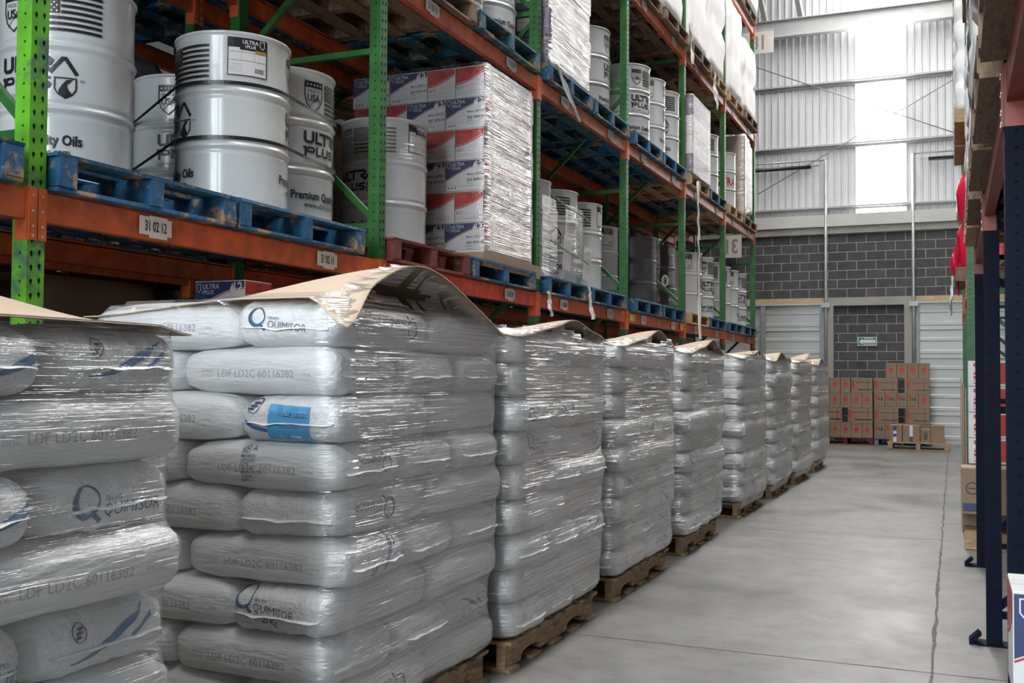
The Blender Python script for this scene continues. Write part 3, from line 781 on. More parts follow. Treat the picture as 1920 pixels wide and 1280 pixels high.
drum(-3.52, 4.92, Z1, 'white oil drum with shield print before the second green post', 9)
drum(-4.14, 5.62, Z1, 'film wrapped oil drum seen just before the second green post, back row', -30)
drum(-3.55, 6.12, Z1, 'white oil drum wrapped in film on the dark red pallet', -87)
drum(-3.50, 8.36, Z1, 'nearer of two drums draped in loose clear film, lowest beams', -126)
drum(-3.46, 8.955, Z1, 'farther of two drums draped in loose clear film, lowest beams', -55, lab=False)
drum(-3.47, 9.70, Z1, 'white drum with crumpled film on its top, lowest beams', -65)
drum(-4.07, 9.77, Z1, 'white drum in the back row beside the fourth post, lowest beams', -70)
drum(-3.78, 11.25, Z1, 'white drum with paper label past the fourth post, lowest beams', -110)
drum(-3.60, 12.23, Z1, 'nearer black oil drum in clear film on the lowest beams', 0, 'black oil drums', True, False)
drum(-3.58, 13.10, Z1, 'farther black oil drum with white round emblem on the lowest beams', 0, 'black oil drums', True, False)
drum(-3.44, 14.02, Z1, 'white drum with paper label just past the black drums', -129)
drum(-3.41, 14.64, Z1, 'white drum with shield print two past the black drums', 2)
drum(-3.41, 15.35, Z1, 'white drum just behind the sixth post, lowest beams', -60)
drum(-3.43, 15.95, Z1, 'third from last white drum on the lowest beams', -49)
drum(-3.42, 16.55, Z1, 'next to last white drum on the lowest beams, paper label', -115)
drum(-3.40, 17.13, Z1, 'last white drum at the far end of the lowest beams', 2)
drum(-4.10, 13.7, Z1, 'white drum in the back row behind the black drums', -90)
# white round emblem on the far black drum
em = [([Vector((0.055 * math.cos(2 * PI * k / 20), 0.075 * math.sin(2 * PI * k / 20))) for k in range(20)], 0)]
em = [([em[0][0]], 0), (text_polys('8', 0.12, 0, -0.045, 'CENTER', 0.8, 0.02), 1)]
for o in list(bpy.data.objects):
    if o.get('label', '').startswith('farther black'):
        a = shape_mesh('printed_emblem', em[:1], cyl(32, 0.42, DR + 0.0015), [MT['white'], MT['ink']], 0.02); c = shape_mesh('printed_emblem', em[1:], cyl(32, 0.42, DR + 0.003), [MT['white'], MT['ink']], 0.02)
        bm = bmesh.new(); bm.from_mesh(a); bm.from_mesh(c); bm.to_mesh(a); bm.free(); link('printed_emblem', a, o)
# middle level
rp(2.85, 3.9, 1, 'oldwood', 'weathered pallet overhead past the nearest post, middle beams')
rp(3.98, 5.08, 1, 'oldwood', 'weathered pallet overhead before the second post, middle beams')
rp(5.28, 6.38, 1, 'oldwood', 'grey weathered pallet with a blue block, past the second post, middle beams')
rp(6.44, 7.56, 1, 'teal', 'worn blue pallet before the third post, middle beams')
rp(7.76, 8.86, 1, 'blue', 'blue pallet under the dark wrapped load, middle beams')
rp(8.93, 10.02, 1, 'teal', 'teal pallet before the fourth post, middle beams')
rp(10.22, 11.30, 1, 'blue', 'bright blue pallet past the fourth post, middle beams')
rp(11.36, 12.46, 1, 'blue', 'blue pallet with ragged film before the fifth post, middle beams')
rp(12.66, 13.74, 1, 'wood', 'bare wood pallet under the purple and white cartons')
rp(13.82, 14.92, 1, 'teal', 'dark pallet before the sixth post, middle beams')
rp(15.10, 16.15, 1, 'wood', 'bare wood pallet past the sixth post, middle beams')
rp(16.25, 17.40, 1, 'oldwood', 'weathered pallet under the tall tan panels')
drum(-3.42, 6.75, Z2, 'white oil drum cut by the top of the picture, middle beams', 38)
drum(-3.42, 7.35, Z2, 'white drum behind the third post at the top of the picture', 10)
drum(-3.40, 9.72, Z2, 'white drum with film on its shoulder before the fourth post, middle beams', 38)
drum(-4.05, 10.44, Z2, 'white drum in the back row behind the fourth post, middle beams', -5)
drum(-3.36, 11.06, Z2, 'white drum with violet film on its top, middle beams', 2, lab=False)
drum(-3.34, 11.65, Z2, 'white drum with paper label in mid bay, middle beams', -129)
drum(-3.32, 12.235, Z2, 'white drum just before the fifth post, middle beams', -49, lab=False)
drum(-3.34, 14.60, Z2, 'lone white drum before the sixth post, middle beams', -50, lab=False)
drum(-3.34, 15.88, Z2, 'film wrapped drum with red letters past the sixth post', 0, prints=False)
for o in list(bpy.data.objects):
    if 'red letters' in o.get('label', ''):
        link('printed_lettering', shape_mesh('printed_lettering', [(text_polys('ULTRA', 0.16, 0, 0, 'CENTER', 0.9, 0.02), 0)], cyl(25, 0.38, DR + 0.0015), [MT['redink']], 0.024), o)
# top level pallets
k3 = ['oldwood', 'wood']
nm3 = ['second', 'third', 'fourth', 'fifth', 'sixth', 'seventh']
for i in range(1, 7):
    for q in (0, 1):
        y0 = PY[i] + 0.08 + q * 1.16
        rp(y0, y0 + 1.1, 2, 'wood' if (i + q) % 3 == 0 else 'oldwood', '%s wooden pallet of the %s bay on the upper beams' % (('nearer', 'farther')[q], nm3[i - 1]), dx=0.03 * ((i + q) % 2))
for q in (0, 1):
    y0 = PY[6] + 0.08 + q * 1.16
    rp(y0, y0 + 1.1, 3, 'oldwood', '%s weathered pallet on the topmost beams at the far end' % ('nearer', 'farther')[q])
# back rack pallets
bn = ['first', 'second', 'third', 'fourth', 'fifth', 'sixth', 'seventh']
for li in (0, 1, 2):
    for i in range(1, 7):
        if li == 0 and i >= 4: continue
        for q in (0, 1):
            y0 = PY[i] + 0.08 + q * 1.16
            pallet(XF - 1.35 - 0.55, y0 + 0.55, LV[li] + 0.001, random.choice(['oldwood', 'blue', 'wood', 'oldwood']), PD, 1.1, '%s pallet of the %s bay, %s, on the rack behind' % (('nearer', 'farther')[q], bn[i], ('lowest beams', 'middle beams', 'upper beams')[li]), 'pallets on the rack behind')

# ================================================================== RESIN SACKS
BL, BW, BH = 0.66, 0.43, 0.163
def fbm(p, o=3):
    s = 0; a = 1
    for _ in range(o): s += a * noise.noise(p); p = p * 2.1; a *= 0.5
    return s
def sack_mesh(seed, nx=30, ny=20, nz=10):
    rnd = random.Random(seed); so = rnd.uniform(0, 100)
    bm = bmesh.new()
    def grid(fn, a, b):
        vs = [[bm.verts.new(fn(i / a * 2 - 1, j / b * 2 - 1)) for j in range(b + 1)] for i in range(a + 1)]
        for i in range(a):
            for j in range(b): bm.faces.new((vs[i][j], vs[i + 1][j], vs[i + 1][j + 1], vs[i][j + 1]))
    grid(lambda u, v: (u, v, 1), nx, ny); grid(lambda u, v: (v, u, -1), ny, nx)
    grid(lambda u, v: (u, -1, v), nx, nz); grid(lambda u, v: (v, 1, u), nz, nx)
    grid(lambda u, v: (1, u, v), ny, nz); grid(lambda u, v: (-1, v, u), nz, ny)
    bmesh.ops.remove_doubles(bm, verts=bm.verts, dist=1e-5)
    A, B = 9.0, 4.0
    for v in bm.verts:
        x, y, z = v.co
        rxy = (abs(x) ** A + abs(y) ** A) ** (1 / A); r = (rxy ** B + abs(z) ** B) ** (1 / B)
        x, y, z = x / r, y / r, z / r
        # sagging ends, fuller belly
        e = abs(x) ** 5; ey = abs(y) ** 6
        zz = z * (1 - 0.05 * e) * (1 - 0.06 * ey)
        X = x * BL / 2; Y = y * BW / 2 * (1 - 0.05 * e); Z = zz * BH / 2 * 1.08
        Z -= 0.006 * e
        p = Vector((X * 3 + so, Y * 3, Z * 3))
        d = 0.010 * fbm(p, 2)
        # gathered folds at the ends and creases at the corners
        d += 0.0045 * e * math.sin(Y * 95 + 3 * noise.noise(Vector((Y * 9 + so, Z * 9, 0)))) * (0.5 + abs(z))
        d += 0.004 * max(0, abs(x) - 0.5) * noise.noise(Vector((X * 40 + so, Y * 14, Z * 50))) * 2
        d += 0.0035 * noise.noise(Vector((X * 9 + so, Y * 22, Z * 40)))
        n = Vector((X / (BL * BL), Y / (BW * BW), Z / (BH * BH))).normalized()
        v.co = Vector((X, Y, Z)) + n * d
        v.co.z = max(-BH / 2 * 1.05, min(BH / 2 * 1.05, v.co.z))
    bmesh.ops.recalc_face_normals(bm, faces=bm.faces)
    me = bpy.data.meshes.new('sack'); bm.to_mesh(me)
    # welded end seams
    me.materials.append(MT['sack'])
    for p in me.polygons: p.use_smooth = True
    bvh = BVHTree.FromBMesh(bm); bm.free()
    seams = []
    for sx in (-1, 1):
        s = MB(); n = 26; vs = []; fs = []
        for i in range(n + 1):
            y = (i / n * 2 - 1) * BW * 0.40
            hit = bvh.ray_cast(Vector((sx * 1.0, y, -0.012)), Vector((-sx, 0, 0)))[0]
            x0 = hit.x if hit else sx * BL * 0.45
            w = 0.010 + 0.004 * noise.noise(Vector((y * 20, so, 0))); zz = -0.012 + 0.010 * noise.noise(Vector((y * 16, so, 4)))
            vs += [(x0 - sx * 0.004, y, -0.012), (x0 + sx * w, y, zz - 0.006), (x0 + sx * w, y, zz - 0.0075), (x0 - sx * 0.004, y, -0.0135)]
        for i in range(n):
            for k in range(4): fs.append((4 * i + k, 4 * i + (k + 1) % 4, 4 * i + 4 + (k + 1) % 4, 4 * i + 4 + k))
        s.add(vs, fs, 0, True); seams.append(s.mesh('end_seam', MT['sack']))
    return me, seams, bvh
SK = [sack_mesh(i) for i in range(6)]
# prints on the sacks (flat drawings, pressed on to the sack surface by casting rays)
def draw_lot():
    t = text_polys('LDF LD2C 60116382', 0.036, -0.155, -0.012, 'LEFT', 1.02, -0.004)
    return [(t + text_polys('MATERIAL', 0.012, -0.225, 0.004, 'LEFT', 1) + text_polys('LOTE No', 0.012, -0.225, -0.010, 'LEFT', 1) + text_polys('25 kg', 0.012, 0.20, -0.004, 'LEFT', 1), 2)]
def q_logo(cx, cyy, s):
    r = 0.043 * s; a = []; b = []
    def arc(r0, r1, t0, t1, n=14, ox=0.0, oy=0.0):
        o = []
        for i in range(n):
            u0 = t0 + (t1 - t0) * i / n; u1 = t0 + (t1 - t0) * (i + 1) / n
            k0 = math.sin(PI * i / n) ** 0.6 if 0 < i < n else 0.05; k1 = math.sin(PI * (i + 1) / n) ** 0.6 if i + 1 < n else 0.05
            def p(u, k, s_): rr = (r0 + r1) / 2 + s_ * (r1 - r0) / 2 * k; return Vector((cx + ox + math.cos(u) * rr, cyy + oy + math.sin(u) * rr))
            o.append([p(u0, k0, -1), p(u0, k0, 1), p(u1, k1, 1), p(u1, k1, -1)])
        return o
    navy = arc(r * 0.72, r * 1.12, 0.55 * PI, 1.75 * PI) + arc(r * 0.86, r * 1.02, -0.15 * PI, 0.65 * PI)
    blue = arc(r * 0.70, r * 0.98, 0.85 * PI, 2.05 * PI, ox=0.003 * s)
    navy += stroke([(cx + r * 0.35, cyy - r * 0.62), (cx + r * 1.12, cyy - r * 1.25)], 0.013 * s)
    t = text_polys('QUIMISOR', 0.046 * s, cx + r * 1.35, cyy - r * 0.95, 'LEFT', 0.95, -0.002)
    g = text_polys('GRUPO', 0.018 * s, cx + r * 1.35, cyy - r * 0.05, 'LEFT', 1.0)
    return [(navy + t, 0), (blue + g, 1)]
def swoosh(flip=1):
    n = 22; o = []; o2 = []
    for i in range(n):
        a, b = i / n, (i + 1) / n
        def P(u, k): x = -0.13 + 0.27 * u; base = -0.045 + 0.10 * u ** 2.1; th = 0.004 + 0.042 * math.sin(PI * min(u * 1.02, 1)) ** 1.2 * u; return Vector((x * flip, base + k * th))
        q = [P(a, 0), P(b, 0), P(b, 1), P(a, 1)]; o.append(q if flip > 0 else q[::-1])
        if a > 0.72:
            def P2(u, k): x = -0.12 + 0.27 * u; base = -0.073 + 0.095 * u ** 2.1; return Vector((x * flip, base + k * 0.013))
            o2.append([P2(a, 0), P2(b, 0), P2(b, 1), P2(a, 1)])
    e = [Vector((-0.10 * flip + 0.022 * math.cos(t * PI / 8), 0.030 + 0.024 * math.sin(t * PI / 8))) for t in range(16)]
    ring = stroke(e, 0.003, True) + [[Vector((-0.10 * flip + dx * 0.5 + w * math.cos(t * PI / 5) * 0.5, 0.030 + dx + 0.0045 * math.sin(t * PI / 5))) for t in range(10)] for dx, w in ((0.009, 0.026), (-0.001, 0.030), (-0.011, 0.022))]
    return [(o + o2, 1), (ring, 0)]
def draw_logo25():
    L_ = q_logo(-0.14, 0.030, 0.95)
    return L_ + [(text_polys('Cont. Net.', 0.018, -0.13, -0.022, 'LEFT', 1) + text_polys('25 Kg.', 0.034, -0.035, -0.045, 'LEFT', 0.9, 0.01), 0), (text_polys('Net. Weight', 0.018, -0.135, -0.040, 'LEFT', 1), 1), (text_polys('Hecho en Mexico', 0.010, -0.17, -0.062, 'LEFT', 1.4), 0)]
def draw_label():
    e = swoosh(1)[1][0]
    ring = [[q + Vector((-0.02, 0.004)) for q in p] for p in e]
    band = [[Vector((-0.155, -0.012)), Vector((-0.155, -0.026)), Vector((-0.11, -0.043)), Vector((-0.05, -0.050)), Vector((-0.05, -0.038)), Vector((-0.11, -0.029))]]
    lab = [rect(-0.055, -0.070, 0.105, 0.045)]
    return [(band, 1), (lab, 3), (ring, 0)], [(text_polys('LDF LD2C', 0.022, 0.052, 0.008, 'CENTER', 1, 0.01) + text_polys('LOTE 60116382', 0.012, -0.02, -0.030, 'LEFT', 1) + text_polys('MATERIAL', 0.010, -0.045, 0.012, 'LEFT', 1), 0)]
def draw_stamp():
    t = []
    for i, s_ in enumerate(['LAD', '0951', 'MATERIAL', 'LDF LD2C', 'LOTE', '60116382', 'MILPB 11/1573', 'TURNO', 'I0075']):
        t += text_polys(s_, 0.014 if i > 1 else 0.018, -0.075, 0.055 - i * 0.0135, 'LEFT', 0.95, 0.01)
    t += text_polys('A', 0.026, -0.035, 0.050, 'LEFT', 1)
    return [(t, 0)]
PRM = [MT['navy'], MT['blueink'], MT['greyink'], MT['cyanlabel']]
_pp = {}
def press(vi, kind, side, shift=(0, 0), rot=0.0, scale=1.0):
    """side: '-y','+y','+x','-x' of the sack"""
    key = (vi, kind, side, shift, rot, scale)
    if key in _pp: return _pp[key]
    dr = {'lot': draw_lot, 'logo': lambda: q_logo(-0.10, 0.0, 1.0), 'swoosh': swoosh, 'swooshf': lambda: swoosh(-1), 'logo25': draw_logo25, 'stamp': draw_stamp}.get(kind)
    lays = [dr()] if dr else list(draw_label())
    bvh = SK[vi][2]; ca, sa = math.cos(rot), math.sin(rot); out = []
    for li, ly in enumerate(lays):
        for k, (polys, slot) in enumerate(ly):
            def fn(x, y, v):
                x, y = x * scale, y * scale
                u = x * ca - y * sa + shift[0]; w = x * sa + y * ca + shift[1]
                o, d = {'-y': (Vector((u, -1, w)), Vector((0, 1, 0))), '+y': (Vector((-u, 1, w)), Vector((0, -1, 0))),
                        '+x': (Vector((1, u, w)), Vector((-1, 0, 0))), '-x': (Vector((-1, -u, w)), Vector((1, 0, 0)))}[side]
                h, n, _, _ = bvh.ray_cast(o, d)
                if h is None: return None
                return h + n * (0.0012 + 0.0008 * k + 0.0015 * li)
            m = shape_mesh('printed_' + kind, [(polys, slot)], fn, PRM, 0.012, 0.012)
            if m: out.append(m)
    if not out: return None
    bm = bmesh.new()
    for m in out: bm.from_mesh(m)
    me = out[0]; bm.to_mesh(me); bm.free()
    _pp[key] = me; return me
PN = {'lot': 'printed_lot_number', 'logo': 'printed_logo', 'swoosh': 'printed_swoosh', 'swooshf': 'printed_swoosh', 'logo25': 'printed_logo', 'label': 'blue_label', 'stamp': 'printed_stamp'}
def sack(x, y, z, rz, label, vi=None, prints=()):
    vi = random.randrange(6) if vi is None else vi
    me, seam, _ = SK[vi]
    o = link('resin_sack', me, None, (x + random.uniform(-0.014, 0.014), y, z + BH / 2), rz + random.uniform(-0.035, 0.035))
    o.rotation_euler.x = random.uniform(-0.015, 0.015)
    tag(o, label, 'sack', 'white plastic resin sacks in the wrapped piles')
    for sm in seam: link('end_seam', sm, o)
    for kind, side, *rest in prints:
        m = press(vi, kind, side, *rest)
        if m: link(PN[kind], m, o)
    return o

# ---------------- stretch film pulled over a load
def world_bvh(objs):
    V = []; Fc = []
    bpy.context.view_layer.update()
    for o in objs:
        n = len(V); mw = o.matrix_world
        V += [mw @ v.co for v in o.data.vertices]
        Fc += [tuple(i + n for i in p.vertices) for p in o.data.polygons]
    return BVHTree.FromPolygons(V, Fc)
def stretch_film(objs, cx, cyy, hx, hy, z0, z1, label, group, m='film', ds=0.022, dz=0.014, name='stretch_film', win=2, hwin=5, lift=0.005, zfun=None, rz=0.0, m2=None):
    bvh = world_bvh(objs); cr = min(0.10, hx * 0.3); per = []
    def seg(a, b):
        n = max(1, int((Vector(b) - Vector(a)).length / ds)); return [(Vector(a).lerp(Vector(b), i / n)) for i in range(n)]
    pts = []; nr = []
    for (ax, ay), (bx_, by_), nn in (((hx, -hy + cr), (hx, hy - cr), (1, 0)), ((hx - cr, hy), (-hx + cr, hy), (0, 1)), ((-hx, hy - cr), (-hx, -hy + cr), (-1, 0)), ((-hx + cr, -hy), (hx - cr, -hy), (0, -1))):
        s_ = seg((ax, ay), (bx_, by_)); pts += s_; nr += [Vector(nn)] * len(s_)
        pts.append(Vector((bx_, by_))); nr.append(Vector(nn))
        k = 6; c = Vector((bx_, by_)) - Vector(nn) * cr; a0 = math.atan2(nn[1], nn[0])
        for i in range(1, k):
            a = a0 + (PI / 2) * i / k; d = Vector((math.cos(a), math.sin(a))); pts.append(c + d * cr); nr.append(d)
    n = len(pts); rows = int((z1 - z0) / dz) + 1
    D = np.full((rows, n), -0.09); OUT = 0.30
    for r in range(rows):
        for i in range(n):
            z = z0 + (z1 - z0) * r / (rows - 1)
            if zfun: z = z0 + (z - z0) * zfun(pts[i].x, pts[i].y)
            o = Vector((cx + pts[i].x + nr[i].x * OUT, cyy + pts[i].y + nr[i].y * OUT, z))
            h = bvh.ray_cast(o, Vector((-nr[i].x, -nr[i].y, 0)), OUT + 0.12)
            if h[0] is not None: D[r, i] = OUT - h[3]
    def mx(A, w, ax, wrap):
        B = A.copy()
        for s_ in range(-w, w + 1):
            R = np.roll(A, s_, axis=ax)
            if not wrap:
                if s_ > 0: R[:s_] = A[:s_]
                elif s_ < 0: R[s_:] = A[s_:]
            B = np.maximum(B, R)
        return B
    def avg(A, w, ax, wrap):
        B = np.zeros_like(A)
        for s_ in range(-w, w + 1):
            R = np.roll(A, s_, axis=ax)
            if not wrap:
                if s_ > 0: R[:s_] = A[0]
                elif s_ < 0: R[s_:] = A[-1]
            B += R
        return B / (2 * w + 1)
    E_ = -mx(-mx(D, hwin * 2, 1, True), hwin * 2, 1, True)      # close the gaps along the wrap
    E_ = -mx(-mx(E_, win, 0, False), win, 0, False)
    E_ = np.maximum(avg(avg(E_, win, 0, False), hwin, 1, True), D * 0.999 + E_ * 0.001)
    E_ = avg(E_, 1, 1, True)
    E_ = np.maximum(E_, D)
    arc = [0.0]
    for i in range(n): arc.append(arc[-1] + (pts[(i + 1) % n] - pts[i]).length)
    vs = []
    for r in range(rows):
        for i in range(n):
            z = z0 + (z1 - z0) * r / (rows - 1)
            if zfun: z = z0 + (z - z0) * zfun(pts[i].x, pts[i].y)
            w = 0.0022 * noise.noise(Vector((arc[i] * 3, z * 45 + arc[i] * 4, cyy)))
            q = E_[r, i] + lift + w
            vs.append((pts[i].x + nr[i].x * q, pts[i].y + nr[i].y * q, z))
    hit = D > -0.085; above = np.flip(np.maximum.accumulate(np.flip(hit, 0), 0), 0)
    fs = []; uvs = []
    for r in range(rows - 1):
        for i in range(n):
            j = (i + 1) % n
            if not (above[r, i] or above[r, j]): continue
            if max(E_[r, i], E_[r + 1, i], E_[r, j], E_[r + 1, j]) < -0.08: continue
            fs.append((r * n + i, r * n + j, (r + 1) * n + j, (r + 1) * n + i))
            za, zb = vs[r * n + i][2], vs[(r + 1) * n + i][2]
            uvs += [(arc[i], za), (arc[i + 1], za), (arc[i + 1], zb), (arc[i], zb)]
    me = bpy.data.meshes.new(name); me.from_pydata(vs, [], fs)
    me.materials.append(MT[m]); uvl = me.uv_layers.new(name='UVMap')
    for k, l in enumerate(uvl.data): l.uv = uvs[k]
    for p in me.polygons: p.use_smooth = True
    if m2:
        me.materials.append(MT[m2])
        for p in me.polygons:
            if p.normal.y < -0.7: p.material_index = 1  # camera-facing sides take the clearer film, glare haze stays on the others
    me.validate(); me.update()
    o = link(name, me, None, (cx, cyy, 0)); tag(o, label, 'plastic film', group); return o

# ---------------- cardboard cover sheets
def sheet(cx, cyy, hx, hy, zfun, label, nx=30, ny=34, m='cardsheet', th=0.004, group='cardboard covers on the sack piles'):
    vs = []; fs = []
    for k in (0, 1):
        for i in range(nx + 1):
            for j in range(ny + 1):
                u = i / nx * 2 - 1; v = j / ny * 2 - 1
                x, y, z = zfun(u, v); vs.append((u * hx + x, v * hy + y, z - k * th))
    W = ny + 1; T = (nx + 1) * W
    for i in range(nx):
        for j in range(ny):
            a = i * W + j; fs.append((a, a + W, a + W + 1, a + 1)); fs.append((T + a, T + a + 1, T + a + W + 1, T + a + W))
    for i in range(nx):
        for a, b in ((i * W, (i + 1) * W), (i * W + ny, (i + 1) * W + ny)): fs.append((a, T + a, T + b, b))
    for j in range(ny):
        for a in (j, nx * W + j): fs.append((a, a + 1, T + a + 1, T + a))
    b = MB().add(vs, fs, 0, True)
    o = b.obj('cardboard_sheet', MT[m], None, (cx, cyy, 0)); tag(o, label, 'cardboard sheet', group); return o

PILES = [  # near y, length, aisle x, type of the top layer, layers
    (0.83, 1.30, -1.82, 'L'), (2.88, 1.30, -1.83, 'S'), (4.26, 1.28, -1.79, 'L'), (5.86, 1.28, -1.80, 'S'), (7.60, 1.26, -1.81, 'L'),
    (9.86, 1.26, -1.83, 'S'), (11.55, 1.26, -1.80, 'L'), (13.25, 1.26, -1.78, 'S'), (15.05, 1.26, -1.76, 'L')]
NL = 9
sidew = ['aisle side']
def smooth(a, b, x):
    t = max(0, min(1, (x - a) / (b - a))); return t * t * (3 - 2 * t)
for pi_, (y0, ln, xa, top) in enumerate(PILES):
    w = ORD[pi_] + ' pile'; sacks = []
    pal = pallet(xa - 0.03 - 0.53, y0 + ln / 2, 0.001, 'wood', 1.06, 1.22, 'bare wooden pallet with notched boards under the %s sack pile' % ORD[pi_], 'pallets under the sack piles', 'y', True)
    x1 = xa - 1.09; z0 = 0.142; NL = 8 if pi_ == 0 else 9; HP = (0.1615, 0.159)[pi_] if pi_ < 2 else 0.1545; drift = random.uniform(-0.01, 0.01)
    for l in range(NL):
        fromtop = NL - 1 - l; z = z0 + l * HP; nm = NUM[fromtop]
        typ = top if fromtop % 2 == 0 else ('S' if top == 'L' else 'L')
        jx = random.uniform(-0.018, 0.018) + (0.012 if typ == 'S' else 0.0); jy = random.uniform(-0.012, 0.012)
        lb = 'white sack, %s layer from top of the %s, ' % (nm, w)
        if typ == 'S':      # corner column lengthways along the aisle
            for k in range(2):
                pr = []
                if pi_ == 0:
                    pr = [('lot', '-y', (-0.02, -0.01))]
                elif pi_ < 7 and random.random() < 0.45: pr = [(random.choice(['swoosh', 'logo', 'swooshf', 'logo25', 'logo', 'stamp']), '-y', (random.choice([-0.1, 0.0, 0.08]), 0.0), random.choice([0, PI]), 0.85)]
                if pi_ == 1 and k == 0:
                    pr += {0: [('logo', '-x', (-0.03, 0.012), -0.10, 0.75)], 2: [('label', '-x', (-0.02, 0.0), -0.06, 1.0)], 4: [], 6: [('logo25', '-x', (-0.02, 0.0), -0.12, 0.85)]}.get(fromtop, [])
                elif pi_ == 3 and k == 0 and fromtop == 2: pr += [('swoosh', '-x', (0, 0), 0, 0.9)]
                # local +x along +Y world, so local -y faces +X (aisle)
                sacks.append(sack(xa - BW / 2 + jx, y0 + 0.325 + k * 0.645 + jy, z, PI / 2, lb + 'aisle side, %s end' % ('near', 'far')[k], prints=pr))
            if pi_ < 2:
                lot = [('lot', '-y', (0.0, -0.01))] if pi_ == 1 else []
                sacks.append(sack(xa - BW - BL / 2 + 0.005 + jx, y0 + 0.215 + jy, z, 0, lb + 'rack side, near end', prints=lot))
        else:
            for k in range(3):
                pr = []
                if k == 0 and pi_ == 1: pr = [('lot', '-y', (0.0, -0.01))] + ([('stamp', '-y', (0.02, 0.0))] if fromtop == 3 else [])
                if pi_ == 0 and k == 1: pr = [(('logo', 'swoosh', 'logo', 'swoosh')[(fromtop // 2) % 4] if fromtop else 'swoosh', '+x', (0.13, 0.0), 0, 0.95)]
                elif pi_ == 0 and k == 2: pr = [(('swoosh', 'logo', 'swoosh')[(fromtop // 2) % 3], '+x', (0.0, 0.0), 0, 0.9)]
                elif pi_ > 0 and random.random() < 0.33: pr += [(random.choice(['swoosh', 'logo', 'swooshf']), '+x', (0.0, 0.0), random.choice([0, PI, 0.3]), 0.75)]
                if pi_ == 1 and k == 0 and fromtop == 5: pr += [('swoosh', '+x', (0.05, 0.0), 0.7, 0.85)]
                if pi_ == 1 and k == 0 and fromtop == 3: pr += [('logo', '+x', (0.02, 0.0), PI, 0.7)]
                sacks.append(sack(xa - BL / 2 + jx, y0 + 0.215 + k * 0.43 + jy, z, 0, lb + 'aisle side, %s' % ('near end', 'middle', 'far end')[k], prints=pr))
            if pi_ < 2:
                sacks.append(sack(xa - BL - BW / 2 + 0.005 + jx, y0 + 0.325 + jy, z, PI / 2, lb + 'rack side, near end'))
    zt = z0 + NL * HP
    # cardboard cover
    hx, hy = 0.545, ln / 2 + 0.01
    if pi_ == 0:
        def zf(u, v): return (0, 0.0, zt + 0.012 + 0.13 * smooth(0.95, -0.5, u) + 0.02 * math.sin(v * 3 + 1) * smooth(1, 0, u) - 0.02 * smooth(0.8, 1, v))
    elif pi_ == 1:
        def zf(u, v):
            t = (v + 1) / 2; arch = math.sin(PI * min(max((t - 0.02) / 0.80, 0), 1)) ** 1.3 if t < 0.82 else 0
            z_ = zt + 0.008 + 0.15 * smooth(-0.9, 0.95, u) * arch
            z_ -= 0.05 * smooth(0.3, -1, u) * smooth(0.4, -1, v)
            z_ -= 0.10 * smooth(0.72, 1, u) * smooth(-0.72, -1, v) + 0.085 * smooth(0.6, 1, u) * smooth(0.55, 1, v)
            return (-0.02 * arch + 0.02, 0, z_)
    elif pi_ == 7:
        def zf(u, v): return (0, 0, zt + 0.02 + 0.10 * smooth(0.2, 1, u) * smooth(0.0, 0.8, v) - 0.04 * smooth(0.5, 1, u) * smooth(-0.2, -0.9, v))
    else:
        cp_ = random.Random(pi_ * 5)
        a1 = cp_.uniform(0.03, 0.08); a2 = cp_.uniform(0.02, 0.06); sh = cp_.uniform(-0.3, 0.5)
        def zf(u, v, a1=a1, a2=a2, sh=sh): return (0, 0, zt + 0.02 + a1 * math.exp(-((v - sh) / 0.35) ** 2) * smooth(0.1, 1, u) - 0.05 * smooth(0.6, 1, u) * smooth(-0.3, -1, v) - 0.03 * smooth(0.6, 1, u) * smooth(0.7, 1, v) + a2 * smooth(0.2, -1, u) * 0.4 + 0.006 * noise.noise(Vector((u * 2, v * 2, a1 * 90))))
    cs = sheet(xa - 0.545, y0 + ln / 2, hx + 0.015, hy, zf, {0: 'tan cardboard sheet with a curling edge on the nearest sack pile', 1: 'cardboard sheet arched up like a tent on the second sack pile'}.get(pi_, 'bent tan cardboard sheet on top of the %s sack pile' % ORD[pi_]))
    fine = 1 if pi_ < 3 else (1.5 if pi_ < 5 else 2.2)
    stretch_film([s_ for s_ in sacks] + [cs], xa - 0.545, y0 + ln / 2, 0.545, ln / 2, 0.09, zt + (0.15 if pi_ == 1 else (0.015 if pi_ == 0 else 0.05)), 'clear stretch film wound round the %s sack pile' % ORD[pi_], 'film round the sack piles', ds=0.022 * fine, dz=0.0135 * fine, win=3 if pi_ < 3 else 2, m='filmsoft' if pi_ == 0 else 'film', m2='filmclear' if pi_ < 2 else None)

